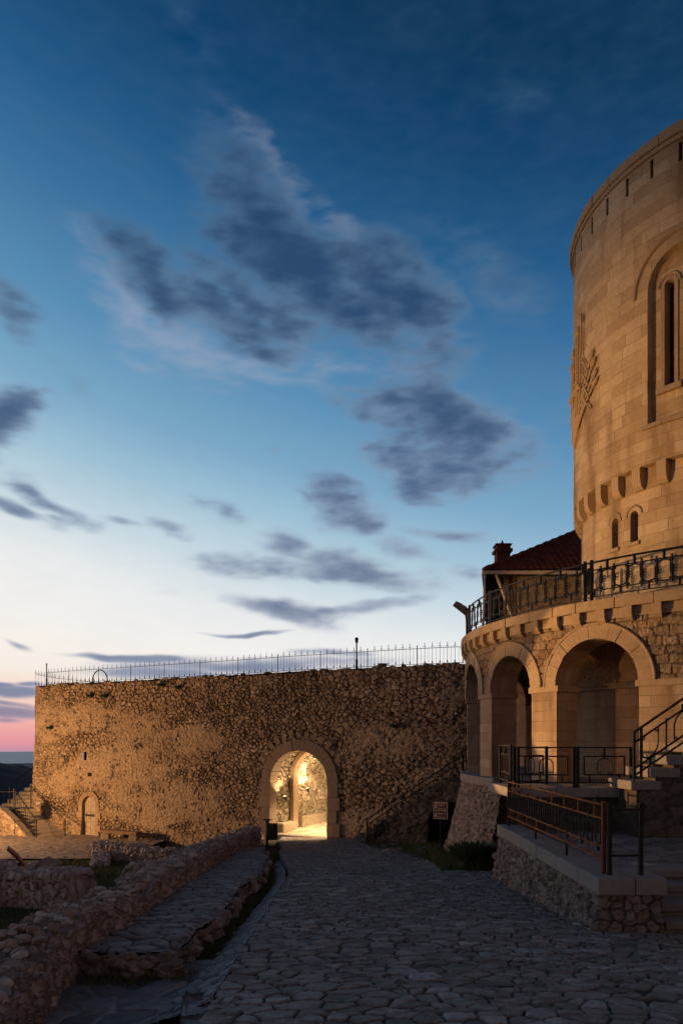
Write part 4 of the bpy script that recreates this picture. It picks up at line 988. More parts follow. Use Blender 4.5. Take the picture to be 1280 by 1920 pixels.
# floodlight on its bracket at the tip of the terrace
p = Vector(C(-93.5, RT+.15, ZB+.62)); fl = empty('floodlight', p, 'grey floodlight head tilted upward at the left tip of the terrace railing', 'floodlight')
q0 = p+Vector((-.33, -.05, .42)); q1 = p+Vector((.08, 0, .12)); ax = (q1-q0).normalized(); nrm = Vector((ax.z, 0, -ax.x)).normalized()*-1
mb = MB(); sec = [(0, .10), (.12, .13), (.38, .15), (.52, .09)]
side = Vector((0, 1, 0))
for (t0, h0), (t1, h1) in zip(sec[:-1], sec[1:]):
    a_, b_ = q0+ax*t0, q0+ax*t1; w0, w1 = .16+.05*min(1, t0*5), .16+.05*min(1, t1*5)
    mb.hexa([a_-side*w0, b_-side*w1, b_+side*w1, a_+side*w0, a_-side*w0*.6+nrm*h0, b_-side*w1*.6+nrm*h1, b_+side*w1*.6+nrm*h1, a_+side*w0*.6+nrm*h0])
mb.build('housing', M_lampgrey, fl, bevel=.015)
mb = MB(); mb.hexa([q0-side*.17-nrm*.015, q1-side*.2-nrm*.015, q1+side*.2-nrm*.015, q0+side*.17-nrm*.015, q0-side*.17-nrm*.003, q1-side*.2-nrm*.003, q1+side*.2-nrm*.003, q0+side*.17-nrm*.003]); mb.build('lens', M_glass, fl)
mb = MB(); mb.tube([p+Vector((.05, 0, .1)), p+Vector((.08, 0, -.1)), p+Vector((.1, 0, -.6))], .025, 6); mb.build('bracket', M_iron, fl)

# railing on the front slab (two framed panels) and its left return
def framed_rail(name, p0, p1, h, label, group=None):
    p0 = Vector(p0); p1 = Vector(p1); d = p1-p0; Z = Vector((0, 0, 1)); o = empty(name, p0, label, 'railing', group)
    for q_ in (0, 1): mb = MB(); mb.bar(p0+d*q_-Z*.02, p0+d*q_+Z*(h+.02), .06, .06); mb.build('post', M_iron, o)
    for z in (1.0, .12): mb = MB(); mb.bar(p0+Z*h*z, p1+Z*h*z, .035, .03); mb.build('rail', M_iron, o)
    mb = MB(); A_ = [p0+d*.12+Z*h*.32, p0+d*.88+Z*h*.32, p0+d*.88+Z*h*.78, p0+d*.12+Z*h*.78]
    for i in range(4): mb.bar(A_[i]-(Z*.03 if i in (1,) else Z*0), A_[(i+1) % 4], .03, .03)
    for q_, z0_, z1_ in ((.5, .78, 1.0), (.22, .12, .32), (.78, .12, .32)): mb.bar(p0+d*q_+Z*h*z0_, p0+d*q_+Z*h*z1_, .035, .035)
    mb.build('frame', M_iron, o)
    mb = MB(); motif(mb, p0+d*.5, d.normalized(), .3, .32*h, .76*h, True, .012); mb.build('loop', M_iron, o); return o
framed_rail('slab_railing', (5.08, front+.1, ZF), (6.22, front+.1, ZF), .86, 'black framed railing panel in front of the widest arch, next to the right stair')
framed_rail('slab_railing', (3.80, front+.1, ZF), (5.0, front+.1, ZF), .86, 'black framed railing panel on the slab nearest the corner above the long railing')
framed_rail('slab_railing', (3.74, front+.2, ZF), (4.75, front+1.25, ZF), .86, 'open gate-like railing panel angled inward behind the slab corner')
framed_rail('slab_railing', (3.66, front+.15, ZF), (3.80, 16.6, ZF), .90, 'short railing panel running back along the slab edge beside the pier')

# ---- stairs on the right climbing to the terrace
st = empty('right_stair', (5.9, 14.6, -1.0), 'stone stair with painted-in shade climbing to the right beside the arcade', 'stairs')
mb = MB(); x = 5.80; z = -.80
steps_ = []
for i in range(9):
    mb.prism([(x, 13.9), (x+.62, 13.9), (x+.62, 15.1), (x, 15.1)], z-.19-.0, z); steps_.append((x, z)); x += .375; z += .255
mb.build('step', M_stair, st, bevel=.02)
mb = MB()
for i, (xx, zz) in enumerate(steps_): mb.prism([(xx+.14, 13.96), (xx+.14+.376, 13.96), (xx+.516, 15.0), (xx+.14, 15.0)], -3.2, zz-.192)
mb.build('stair_core', M_shadestone, st)
relief('rubble_side', lambda U, V: (U, 13.93+0*U, V), np.arange(5.96, 9.8, .035), np.arange(-2.4, 1.2, .035), M_shadestone, st, (.3, .2), .03, 97, 'rubble', lambda u, v: v < -1.0+.255*np.floor((u-5.96)/.375)+.0, .02)
straight_rail('stair_railing', (5.90, 13.99, -.80), (8.5, 13.99, .98), .98, 'black looped iron railing rising with the stair at the right edge', None, 4, posts=(0, .055, 1))

# ---- platform and long low wall at the right
set_props(relief('platform_paving', lambda U, V: (U, V, -1.955+0*U), np.arange(3.7, 11, .05), np.arange(9.75, 15.0, .045), M_cobble, None, (.55, .4), .02, 99, 'rubble', lambda u, v: (u < 4.3) | (v > 10.6), .012, .08), kind='structure')
lw = empty('low_wall', (3.8, 9.2, -2.6), 'low rubble retaining wall with a thick smooth stone cap beside the road', 'low wall')
ZC = -1.80
def poslw(U, V):   # U follows the left face then the end block
    L1 = 5.9; k = (ZC-.24-V)
    x = np.where(U < L1, 3.43+.0*U, 3.43+(U-L1)); y = np.where(U < L1, 15.1-U, 9.2)
    x = x-np.where(U < L1, .14*k, .0)-np.where(U >= L1, .10*k*np.clip(1-(U-L1)/.4, 0, 1), 0); y = y-np.where(U >= L1-.0, .03*k, 0)
    return x, y, V
relief('rubble_face', poslw, np.concatenate([np.arange(0, 5.88, .03), np.arange(5.9, 6.74, .02)]), np.arange(-3.5, ZC-.2, .025), M_butt, lw, (.17, .15), .05, 103, 'rubble', None, .11, .2, False, 1, .04)
mb = MB(); mb.prism([(3.42, 9.24), (4.22, 9.24), (4.22, 15.0), (3.42, 15.0)], -3.4, ZC-.25); mb.build('core', M_butt, lw)
mb = MB(); y = 9.10; q = random.Random(4); 
mb.prism([(3.37, 9.10), (3.86, 9.10), (3.86, 9.9), (3.37, 9.9)], ZC-.235, ZC); mb.prism([(3.866, 9.10), (4.28, 9.10), (4.28, 9.9), (3.866, 9.9)], ZC-.235, ZC)
y = 9.906
while y < 15: 
    w = q.uniform(.9, 1.4); y1 = min(y+w, 15.05); mb.prism([(3.37, y), (3.85+.02, y), (3.87, y1-.006), (3.37, y1-.006)], ZC-.235, ZC+q.uniform(-.008, .008)); y = y1
mb.build('cap', M_slab, lw, bevel=.025)
# steps at the right of the block
st2 = empty('road_steps', (4.9, 9.4, -2.6), 'low stone steps from the road up to the platform, right of the capped block', 'steps')
for yy, zt, h_ in ((9.22, -2.41, .6), (9.55, -2.25, .2), (9.98, -2.07, .2), (10.35, -1.935, .14)):
    mb = MB(); q = random.Random(int(yy*10)); x = 4.31
    while x < 9: w = q.uniform(.5, .9); mb.prism([(x, yy), (x+w-.008, yy), (x+w-.008, yy+.6), (x, yy+.6)], zt-.11, zt); x += w
    mb.prism([(4.31, yy+.05), (9.2, yy+.05), (9.2, yy+.8), (4.31, yy+.8)], zt-h_-.1, zt-.112); mb.build('step', M_stair, st2, bevel=.02)
# long railing on the low wall: brown iron with paired rails
lr = empty('long_railing', (3.62, 9.5, ZC), 'rust brown iron railing on the low wall with warm glints partly painted in', 'railing')
def LP(u, z, off=0): return Vector((3.56+.0*u+off, 9.42+u, ZC+z))
LN = 5.35
for z in (.93, .74, .36, .20): mb = MB(); mb.bar(LP(0.06, z), LP(LN, z), .03, .022); mb.build('rail', M_rustglint, lr)
for u in (0, LN): mb = MB(); mb.bar(LP(u, -.02), LP(u, .98), .05, .05); mb.build('post', M_rustglint if u == 0 else M_iron, lr)
for u in (1.55, 3.3): mb = MB(); mb.bar(LP(u, -.02), LP(u, .2), .035, .035); mb.build('foot', M_iron, lr)
for i in range(8):
    u = .35+i*.66
    mb = MB(); mb.bar(LP(u, .74), LP(u, .95), .03, .016); mb.tube([LP(u, .95+.0, .0)+Vector((0, .04*math.cos(a), .03*math.sin(a))) for a in np.linspace(0, 6.2, 9)], .007, 4); mb.build('clip', M_rustglint, lr)
    mb = MB(); mb.bar(LP(u+.25, .20), LP(u+.25, .38), .03, .016); mb.build('clip', M_rustglint, lr)
for i in range(16):
    u = .2+i*.33; mb = MB(); motif(mb, LP(u, 0), (0, 1, 0), .2, .36, .72, i % 2 == 1, .012); mb.build('loop', M_iron, lr)
cr = empty('end_railing', (3.6, 9.35, ZC), 'short open iron frame at the near end of the low wall', 'railing')
mb = MB(); mb.bar((3.60, 9.32, ZC-.01), (3.60, 9.32, ZC+.97), .05, .05); mb.build('post', M_iron, cr)
mb = MB(); mb.bar((4.02, 9.32, ZC-.01), (4.02, 9.32, ZC+.97), .06, .05); mb.build('post', M_iron, cr)
for z in (.26, .88): mb = MB(); mb.bar((3.6, 9.32, ZC+z), (4.02, 9.32, ZC+z), .03, .03); mb.build('rail', M_iron, cr)

# ================================================================ stair against the fortress wall, left of the terrace
ls = empty('wall_stair', (3.5, 26, -4), 'stone stair with painted-in shade climbing right against the fortress wall over a dark arched cellar opening', 'stairs')
x0_, z0_ = .75, -4.0; nS = 13
mb = MB(); core = []
for i in range(nS):
    xa = x0_+i*.262; zt = z0_+(i+1)*.195; yb = 27.2-.12*i
    mb.prism([(xa, yb-.95), (xa+.34, yb-.95), (xa+.34, yb+1.6), (xa, yb+1.6)], zt-.2, zt)
mb.prism([(x0_+nS*.262, 24.6), (8.0, 24.6), (8.0, 27.0), (x0_+nS*.262, 27.6)], -1.65, -1.45)
mb.build('step', M_shadestone, ls, bevel=.015)
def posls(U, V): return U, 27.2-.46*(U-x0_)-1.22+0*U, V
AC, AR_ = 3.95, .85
relief('rubble_side', posls, np.arange(x0_, 5.2, .04), np.arange(-4.6, -1.4, .04), M_shadestone, ls, (.3, .2), .06, 107, 'rubble',
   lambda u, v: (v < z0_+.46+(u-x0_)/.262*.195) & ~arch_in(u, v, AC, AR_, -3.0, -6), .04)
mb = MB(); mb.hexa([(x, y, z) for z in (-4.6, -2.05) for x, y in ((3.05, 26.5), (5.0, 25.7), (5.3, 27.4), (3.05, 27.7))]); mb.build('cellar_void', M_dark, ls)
mb = MB(); pts = arch_pts(AC, AR_, -3.0, -4.6, 16); f_ = lambda u, z, o_: (u, 27.2-.46*(u-x0_)-1.22+o_, z); mb.strip([f_(u, z, -.02) for u, z in pts], [f_(u, z, 1.2) for u, z in pts]); mb.build('cellar_arch', M_shadestone, ls)
straight_rail('stair_railing', (.95, 25.75, -3.85), (4.3, 24.6, -1.45), .95, 'dark iron railing of the stair against the fortress wall', None, 6)
straight_rail('landing_railing', (4.32, 24.6, -1.45), (5.6, 24.5, -1.45), .95, 'level dark iron railing on the landing beside the first pier', None, 2, posts=(0, .1, 1))

# ---- brown sign with icons near the cellar arch
sg = empty('brown_sign', (3.1, 21.6, -3.4), 'small brown information sign with pale symbols and a pale border by the dark cellar opening', 'sign')
sgo = Vector((3.10, 21.7, -2.17)); ax_ = Vector((.43, -.16, 0)).normalized(); up_ = Vector((0, 0, 1)); nr_ = Vector((ax_.y, -ax_.x, 0))
M_sign = flat_mat('sign_brown', (.22, .055, .02), .5); M_signw = flat_mat('sign_pale', (.85, .66, .5), .4); M_signy = flat_mat('sign_yellow', (.8, .45, .12), .4)
def sbox(mb, x0, x1, z0, z1, o_, th=.004): mb.hexa([sgo+ax_*x+up_*z+nr_*oo for oo in (o_, o_+th) for x, z in ((x0, z0), (x1, z0), (x1, z1), (x0, z1))])
mb = MB(); sbox(mb, -.23, .23, -.27, .27, 0, .02); mb.build('panel', M_sign, sg)
mb = MB()
for a in ((-.22, .22, .25, .265), (-.22, .22, -.265, -.25), (-.22, -.205, -.25, .25), (.205, .22, -.25, .25)): sbox(mb, *a, .021)
mb.build('border', M_signw, sg)
mb = MB()
for a in ((-.17, -.12, .07, .19), (-.17, -.12, -.2, -.08), (-.08, .11, .155, .175), (-.17, .15, .0, .02), (-.09, .09, -.115, -.095), (-.09, .0, -.215, -.2), (.03, .12, -.225, -.21), (.145, .16, -.13, .06)): sbox(mb, *a, .021)
mb.build('symbols', M_signw, sg)
mb = MB()
for a in ((-.18, .18, .21, .235), (-.09, .11, .055, .075)): sbox(mb, *a, .021)
mb.build('yellow_lines', M_signy, sg)
mb = MB(); mb.bar(sgo-nr_*.03-up_*1.5, sgo-nr_*.03+up_*.2, .05, .05); mb.build('post', M_iron, sg)

# ================================================================ stone house with a red tiled roof behind the terrace
hs = empty('stone_house', (8.5, 27, 3.2), 'stone house with dark red tiled hip roof and chimney behind the terrace', 'house')
m_hs = masonry('house_rubble', [(.24, .18, .12), (.33, .25, .17), (.29, .22, .15)], (.40, .31, .2), 8.0, .5)
HX0, HX1, HY0, HZ = 6.15, 13.5, 26.3, 6.55
relief('front_wall', lambda U, V: (U, HY0+0*U, V), np.arange(HX0+.45, HX1, .05), np.arange(3.1, HZ, .05), m_hs, hs, (.42, .34), .03, 111, 'rubble', None, .02, .1)
relief('corner_quoins', lambda U, V: (U, HY0-.05+0*U, V), np.arange(HX0-.02, HX0+.46, .04), np.arange(3.1, HZ, .04), M_rustic, hs, (.4, .3), .03, 112, 'rough')
mb = MB(); mb.prism([(HX0, HY0+.02), (HX1, HY0+.02), (HX1, 31.5), (HX0+.9, 31.5)], 3.0, HZ-.02); mb.build('wall', m_hs, hs)
E0 = Vector((5.25, 25.6, 6.28)); E1 = Vector((13.9, 25.6, 6.28)); Rg = Vector((9.9, 29.0, 8.75)); Rg2 = Vector((13.9, 29.0, 8.75)); E3 = Vector((6.75, 32.4, 6.28))
def rooft(name, A_, B_, Cc, D_, nu, nv):
    us = np.linspace(0, 1, nu); vs = np.linspace(0, 1, nv); U, V = np.meshgrid(us, vs)
    a_, b_, c_, d_ = (np.array(x) for x in (A_, B_, Cc, D_))
    L = (b_*(1-V[..., None])+c_*V[..., None]); Kp = (a_*(1-V[..., None])+d_*V[..., None]); 
    P = Kp*(1-U[..., None])+L*U[..., None]
    along = P@((b_-a_)/np.linalg.norm(b_-a_)); up = V*np.linalg.norm(d_-a_)/.36
    N = np.cross(b_-a_, d_-a_); N = N/np.linalg.norm(N); N = N if N[2] > 0 else -N
    h = .055*np.abs(np.sin(along*math.pi/.24))**.8-.05*(up-np.floor(up))+.02
    return grid_mesh(name, P+N*h[..., None], M_roof, hs, np.stack([along, up], -1), None, None, False)
rooft('roof_front', E0, E1, Rg2, Rg, 420, 110); rooft('roof_side', E3, E0, Rg, Rg, 300, 80)
mb = MB(); mb.tube([E0+(Rg-E0)*i/24+Vector((0, 0, .05+.03*(i % 2))) for i in range(25)], .09, 8); mb.tube([Rg+Vector((0, 0, .08)), Rg2+Vector((0, 0, .08))], .1, 8); mb.build('ridge_tiles', M_roof, hs)
mb = MB(); mb.bar(E0+Vector((-.05, -.04, -.06)), E1+Vector((0, -.04, -.06)), .1, .12); mb.build('gutter', M_wtrim, hs)
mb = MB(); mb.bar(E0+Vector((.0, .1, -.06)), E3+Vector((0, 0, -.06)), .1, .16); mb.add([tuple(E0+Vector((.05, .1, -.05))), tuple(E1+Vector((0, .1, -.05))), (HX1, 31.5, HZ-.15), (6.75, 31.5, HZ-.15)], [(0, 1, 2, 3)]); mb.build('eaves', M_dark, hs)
mb = MB(); mb.bar((5.75, 25.75, 6.2), (6.45, 26.25, 4.7), .09, .09); mb.build('eave_brace', M_wtrim, hs)
mb = MB(); mb.bar((5.29, 25.62, 6.2), (5.36, 26.4, 3.2), .07, .14); mb.build('verge_board', M_wtrim, hs)
mb = MB(); mb.prism([(5.5, 26.5), (6.5, 26.5), (7.0, 31), (6.6, 31)], 3.0, 6.2); mb.build('eave_shade_block', M_dark, hs)  # dark block put in for the shade below the eaves
cb = Vector((6.35, 27.4, 7.1)); mb = MB(); mb.box(cb, (.52, .5, .7)); mb.box(cb+Vector((0, 0, .39)), (.68, .66, .12)); mb.box(cb+Vector((0, 0, .52)), (.54, .52, .14)); mb.box(cb+Vector((0, 0, .62)), (.64, .62, .05)); mb.tube([cb+Vector((0, 0, .64)), cb+Vector((0, 0, .70)), cb+Vector((0, 0, .86))], [.1, .07, .01], 6)
mb.build('chimney', M_roof, hs, bevel=.01)

# ================================================================ ruined low wall on the left
ridge_r = np.array([(3.4, -2.2), (5.3, -2.62), (6.5, -2.92), (8.0, -3.16), (8.6, -3.08), (9.5, -2.92), (11.6, -3.0), (14.4, -3.1), (18, -3.2), (21, -3.3), (26, -3.25), (29, -3.3)])
topz = np.array([(3.4, -2.15), (6.5, -2.17), (8.55, -2.18), (9.5, -2.22), (11.6, -2.34), (14.4, -2.55), (18, -2.78), (19.5, -2.82), (20.2, -3.0), (24, -3.25), (29, -3.6)])
def posruin(U, V):
    xr = np.interp(V, ridge_r[:, 0], ridge_r[:, 1]); zt = np.interp(V, topz[:, 0], topz[:, 1])+.05*np.sin(V*2.3)+.03*np.sin(V*5.1)
    w = .78-.1*np.sin(V*.7); zb = zt-1.1
    u1, u2 = 1.1, 1.1+w
    x = np.where(U < u1, xr+.10*(u1-U)/1.1, np.where(U < u2, xr-(U-u1), xr-w-.06*(U-u2)))
    z = np.where(U < u1, zb+U, np.where(U < u2, zt+.06*np.sin(math.pi*(U-u1)/w), zt-(U-u2)))
    return x, V, z
rw = empty('ruined_wall', (-3.4, 12, -3), 'long low ruined rubble wall running from the foreground to the gateway', 'ruined wall')
relief('rubble_body', posruin, np.arange(0, 2.95, .02)[::-1], dlist(3.5, 29.3, .0026, .016), M_ruin, rw, (.20, .15), .07, 121, 'rubble', None, .12, .16, False, -1, .05)
mb = MB(); q = random.Random(8)
for i in range(420):
    d = 4.6+24*q.random()**1.7; xr = np.interp(d, ridge_r[:, 0], ridge_r[:, 1]); zt = np.interp(d, topz[:, 0], topz[:, 1]); r = q.uniform(.03, .09)
    mb.rock((xr-.1-q.random()*.6, d, zt+.03), (r*1.2, r, r*.6), 500+i)
set_props(mb.build('loose_rubble', M_ruin, rw), kind='stuff')
def ruin(name, a, b_, w, z0, z1, label, seed, group=None):
    a = Vector(a); b_ = Vector(b_); d = (b_-a); L = d.length; t_ = d/L; n_ = Vector((t_.y, -t_.x, 0)); H = z1-z0
    o = empty(name, (a.x, a.y, z0), label, 'ruined wall', group)
    def pos(U, V):
        k = np.clip(V, 0, L)
        endf = np.clip(np.minimum(V-0, L-V)/.15, 0, 1)
        off = np.where(U < H, w/2, np.where(U < H+w, w/2-(U-H), -w/2)); z = np.where(U < H, z0+U, np.where(U < H+w, z1+.05*np.sin(V*3.0+seed), z1-(U-H-w)))
        z = z0+(z-z0)*(.15+.85*np.sqrt(endf)); 
        return a.x+t_.x*k+n_.x*off, a.y+t_.y*k+n_.y*off, z
    relief('rubble_body', pos, np.arange(0, 2*H+w, .035), np.arange(0, L+.01, .035), M_ruin, o, (.22, .16), .07, seed, 'rubble', None, .10, .16, False, -1, .04)
    mb = MB(); q = random.Random(seed)
    for i in range(int(L*16)):
        s_ = q.random()*L; r = q.uniform(.04, .10); p_ = a+t_*s_+n_*q.uniform(-w/2, w/2)*.8; mb.rock((p_.x, p_.y, z1+.03), (r*1.2, r, r*.6), seed*50+i)
    set_props(mb.build('loose_rubble', M_ruin, o), kind='stuff'); return o
ruin('low_ruin', (-8.6, 15.2, 0), (-5.25, 14.3, 0), .7, -3.6, -2.78, 'low ruined wall stub nearest the left edge behind the long wall', 131)
ruin('low_ruin', (-9.6, 27.0, 0), (-6.0, 25.0, 0), .6, -4.7, -3.95, 'low ruined wall just in front of the wooden bench', 133)
ruin('low_ruin', (-9.3, 26.8, 0), (-8.2, 23.6, 0), .5, -4.6, -4.15, 'short ruined spur turning toward the viewer from the bench ruin', 134)
ruin('low_ruin', (-5.4, 17.4, 0), (-4.3, 17.2, 0), .6, -3.9, -3.1, 'small ruined stub meeting the long wall halfway', 135)
ruin('low_ruin', (-13.2, 24.5, 0), (-9.4, 22.6, 0), .7, -5.0, -4.2, 'low ruined wall at the left edge beside the leaning panel', 136)
mb = MB(); mb.rock((-9.3, 22.0, -4.1), (.42, .35, .42), 77); set_props(mb.build('boulder', M_ruin, bevel=.03), 'rounded brown boulder beside the leaning red panel', 'boulder')

# grass
def grass(name, label, region, n, h, seed, mat=M_grass):
    q = np.random.default_rng(seed); X, Y, Z = region(q, n); mb = MB(); a = q.uniform(0, 6.28, n); hh_ = h*q.uniform(.4, 1.2, n)
    V_ = np.empty((n, 3, 3)); w = .007+.004*q.random(n)
    V_[:, 0] = np.stack([X-np.cos(a)*w, Y-np.sin(a)*w, Z], -1); V_[:, 1] = np.stack([X+np.cos(a)*w, Y+np.sin(a)*w, Z], -1)
    V_[:, 2] = np.stack([X+q.normal(0, .4, n)*hh_, Y+q.normal(0, .4, n)*hh_, Z+hh_], -1)
    me = bpy.data.meshes.new(name); me.from_pydata(V_.reshape(-1, 3).tolist(), [], [(3*i, 3*i+1, 3*i+2) for i in range(n)]); me.materials.append(mat)
    o = bpy.data.objects.new(name, me); COL.objects.link(o); return set_props(o, label, None, None, 'stuff')
def reg_left(q, n):
    X = q.uniform(-11, -4.1, n); Y = q.uniform(11, 27, n); return X, Y, gz(X, Y)-.0
grass('lawn', 'short grass between the ruined walls', reg_left, 42000, .09, 1)
def reg_gully(q, n):
    Y = q.uniform(8.6, 23, n); X = -1.62-q.random(n)*.5-.2*sstep(Y, 14, 20); return X, Y, gz(X, Y)
grass('gully_grass', 'grass and weeds in the gully beside the road', reg_gully, 24000, .13, 2)
def reg_right(q, n):
    Y = q.uniform(16.5, 26, n); X = 3.2+(q.random(n)-.5)*1.6-.0*Y+np.where(Y > 19, -.6*(Y-19)/6*q.random(n)*3, .0); X = np.clip(X, 1.0, 4.5); return X, Y, road_z(Y)+.02+0*X
grass('verge_grass', 'dark grass at the foot of the terrace base', reg_right, 16000, .2, 3)
def reg_j(q, n):
    Y = q.uniform(9.3, 15.5, n); X = 3.22+q.normal(0, .05, n); return X, Y, road_z(Y)+.01
grass('joint_grass', 'weeds along the foot of the low wall', reg_j, 2500, .07, 4)
tuft('dark_bush', (3.30, 17.0, -3.15), 2600, .62, .8, M_leaf, 'dark bushy shrub at the joint of the low wall and the round base', 'shrub', None, .4, 21)
mb = MB(); q = random.Random(31)
for i in range(26): d = q.uniform(21, 25.5); mb.rock((q.uniform(1.3, 3.2), d, road_z(d)+.04), (q.uniform(.1, .3), q.uniform(.1, .2), q.uniform(.05, .12)), 900+i)
set_props(mb.build('verge_stones', M_stair, smooth=True), kind='stuff', label='loose stones at the right verge of the road')

# ================================================================ left stairs, door-side things
ls2 = empty('left_stair', (-15.8, 36, -5.4), 'pale stone stair rising left then right around the far end of the fortress wall', 'stairs')
A0 = Vector((-15.45, 35.0, -5.40)); dv = Vector((-2.6, 3.2, 0))/10; wv_ = Vector((1.5, 1.15, 0)); mb = MB()
for i in range(10):
    a = A0+dv*i; zt = -5.40+.165*(i+1); b_ = a+dv*1.15
    mb.prism([(a.x, a.y), (a.x+wv_.x, a.y+wv_.y), (b_.x+wv_.x, b_.y+wv_.y), (b_.x, b_.y)], zt-.5, zt)
mb.build('lower_flight', M_stairwarm, ls2, bevel=.02)
mb = MB(); mb.prism([(-22, 38.2), (-16.5, 38.6), (-16.5, 40.6), (-22, 40.6)], -4.6, -3.75); mb.build('landing', M_stairwarm, ls2, bevel=.02)
mb = MB()
for i in range(9):
    x = -19.25+.17*i; y = 39.3+.32*i; zt = -3.75+.205*(i+1); mb.prism([(x, y), (x+3.2, y+.4), (x+3.2, y+4), (x, y+4)], zt-.205-.0, zt-.002*i)
mb.build('upper_flight', M_stairwarm, ls2, bevel=.02)
mb = MB(); p_ = A0+wv_; mb.bar(p_+Vector((.05, 0, .0)), p_+dv*10+Vector((.05, 0, 1.75)), .16, .22); mb.build('stringer', M_stairwarm, ls2)
# curved parapet left of the stair
relief('parapet', lambda U, V: (-15.6-U*.85-.08*U*U, 34.9+.9*U, V), np.arange(0, 6, .045), np.arange(-6.4, -3.55, .045), M_wall, ls2, (.3, .22), .06, 141, 'rubble', lambda u, v: v < -5.2+np.clip(u*.62, 0, 1.65), .05)
mb = MB(); mb.strip([(-15.6-u*.85-.08*u*u, 34.9+.9*u, -5.2+min(1.65, u*.62)) for u in np.linspace(0, 6, 20)], [(-15.6-u*.85-.08*u*u+.2, 34.9+.9*u+.35, -5.2+min(1.65, u*.62)) for u in np.linspace(0, 6, 20)]); mb.build('parapet_top', M_stairwarm, ls2)
def bar_rail(name, p0, p1, h, label, n, dbl=False):
    p0 = Vector(p0); p1 = Vector(p1); Z = Vector((0, 0, 1)); o = empty(name, p0, label, 'railing', None)
    for q_ in (0, 1): mb = MB(); mb.tube([p0+(p1-p0)*q_-Z*.05, p0+(p1-p0)*q_+Z*h], .032, 6); mb.build('post', M_iron, o)
    mb = MB(); mb.tube([p0+Z*h, p1+Z*h], .024, 6); mb.build('handrail', M_iron, o)
    if dbl: mb = MB(); mb.tube([p0+Z*(h-.13), p1+Z*(h-.13)], .015, 6); mb.build('rail', M_iron, o)
    for i in range(1, n): b_ = p0+(p1-p0)*(i/n); mb = MB(); mb.tube([b_+Z*.02, b_+Z*h], .009, 4); mb.build('baluster', M_iron, o)
    return o
bar_rail('stair_handrail', (-14.3, 35.9, -5.35), (-17.35, 38.75, -3.72), 1.25, 'black handrail climbing left across the foot of the fortress wall', 1, True)
bar_rail('stair_handrail', (-15.4, 35.0, -5.35), (-17.9, 37.9, -3.95), 1.35, 'barred black railing on the outer side of the lower left stair', 11)
bar_rail('stair_handrail', (-18.0, 38.3, -3.75), (-20.5, 38.3, -3.75), .95, 'level black railing on the landing at the left edge', 8)
bar_rail('stair_handrail', (-18.95, 39.6, -3.5), (-17.9, 41.9, -2.0), .95, 'black railing rising with the upper left stair against the hill', 6)
# bench: half log on stone feet
bn = empty('log_bench', (-11.4, 34.4, -5.0), 'long dark wooden bench on stone feet against the fortress wall right of the small door', 'bench')
b0 = Vector((-11.95, 34.7, -4.50)); b1 = Vector((-9.75, 33.5, -4.46))
mb = MB(); mb.bar(b0, b1, .45, .16); mb.build('seat', M_log, bn, bevel=.04)
for u in (.1, .85): c_ = b0+(b1-b0)*u; mb = MB(); mb.box((c_.x, c_.y, c_.z-.26), (.4, .35, .36)); mb.build('foot', M_ruin, bn, bevel=.04)
# leaning dark red panel
pn = empty('leaning_panel', (-9.9, 21.6, -4.3), 'dark red steel information lectern leaning left on the lawn', 'sign')
mb = MB(); c_ = [(-10.30, -3.35), (-9.98, -3.62), (-9.74, -3.95), (-9.64, -4.6)]
for (xa, za), (xb, zb) in zip(c_[:-1], c_[1:]): mb.hexa([(xa, 21.3, za), (xb, 21.3, zb), (xb-.27, 21.9, zb), (xa-.27, 21.9, za), (xa+.05, 21.3, za+.05), (xb+.06, 21.3, zb+.05), (xb-.21, 21.9, zb+.05), (xa-.22, 21.9, za+.05)])
mb.build('curved_plate', M_red, pn)
mb = MB(); mb.bar((-9.80, 21.28, -4.6), (-9.90, 21.28, -3.72), .1, .04); mb.build('support', M_bin, pn)
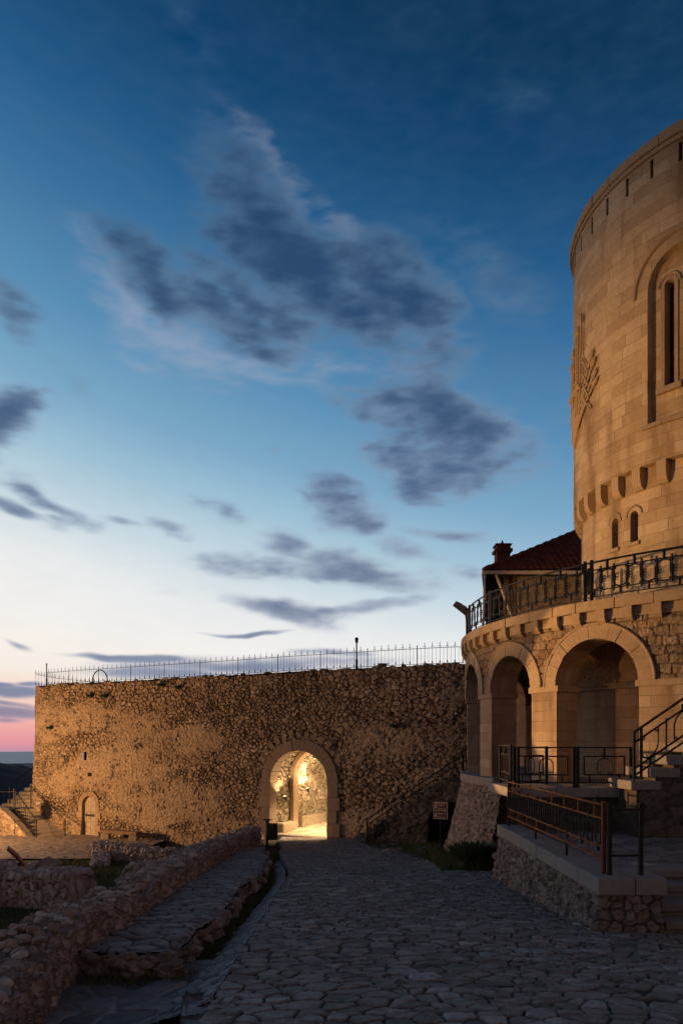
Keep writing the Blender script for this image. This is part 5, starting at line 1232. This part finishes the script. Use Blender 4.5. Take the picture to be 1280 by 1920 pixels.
# litter bin on a post at the end of the ruined wall
bx, by = (505-640)/F*24.0, 24.0; bz = road_z(24)
bi = empty('litter_bin', (bx, by, bz), 'black litter bin hung on a post with a small flat top at the gateway', 'litter bin')
mb = MB(); mb.bar((bx-.08, by, bz-.1), (bx-.08, by, bz+1.02), .10, .08); mb.bar((bx-.22, by, bz+1.03), (bx+.08, by, bz+1.03), .12, .03); mb.build('post', M_bin, bi)
mb = MB(); mb.box((bx+.1, by, bz+.62), (.36, .3, .55)); mb.build('bucket', M_bin, bi, bevel=.02)

# shrub beside the left stair, just outside the picture, that shades the foot of the wall
sh = empty('shrub', (-18.05, 34.98, -5.2), 'leafy shrub on a short stem left of the stair, shading the wall', 'shrub')
mb = MB(); mb.tube([(-18.05, 34.98, -5.4), (-18.05, 34.98, -3.2)], .04, 6); mb.build('stem', M_log, sh)
mb = MB(); q = random.Random(77)
for i in range(900):
    v_ = Vector((q.gauss(0, 1), q.gauss(0, 1), q.gauss(0, 1))).normalized()*q.random()**.4*.36; c_ = Vector((-18.05, 34.98, -3.25))+v_
    a_ = Vector((q.gauss(0, 1), q.gauss(0, 1), q.gauss(0, 1))).normalized()*.06; b_ = a_.cross(v_).normalized()*.035
    mb.add([c_-a_, c_+b_, c_+a_, c_-b_], [(0, 1, 2, 3)])
mb.build('foliage', M_leaf, sh)

# broken edge stones of the ramp
mb = MB(); q = random.Random(91)
for i in range(90):
    d = 8.3+14*q.random()**1.3; v1 = posramp(np.array([1.0]), np.array([d])); r = q.uniform(.05, .12)
    mb.rock((float(v1[0][0])+q.uniform(-.06, .10), d, float(v1[2][0])-q.uniform(.02, .22)), (r, r*1.3, r*.7), 1500+i)
for i in range(34):
    x = q.uniform(-3.1, -1.9); r = q.uniform(.05, .12); v1 = posramp(np.array([.5]), np.array([8.3])); mb.rock((x, 8.25+q.uniform(-.1, .05), float(v1[2][0])-q.uniform(.0, .3)), (r*1.4, r, r*.7), 1700+i)
set_props(mb.build('ramp_edge_stones', M_butt), kind='stuff', label='loose stones along the broken edge of the cobbled ramp')
def reg_lip(q, n):
    Y = np.where(q.random(n) < .05, q.uniform(7.9, 8.3, n), q.uniform(8.2, 20, n)); X = np.where(Y < 8.3, q.uniform(-3.1, -1.7, n), -1.84+q.normal(0, .09, n)); return X, Y, np.where(Y < 8.3, -2.8, gz(X, Y))+0*X
grass('edge_weeds', 'weeds at the foot of the cobbled ramp', reg_lip, 9000, .14, 6)
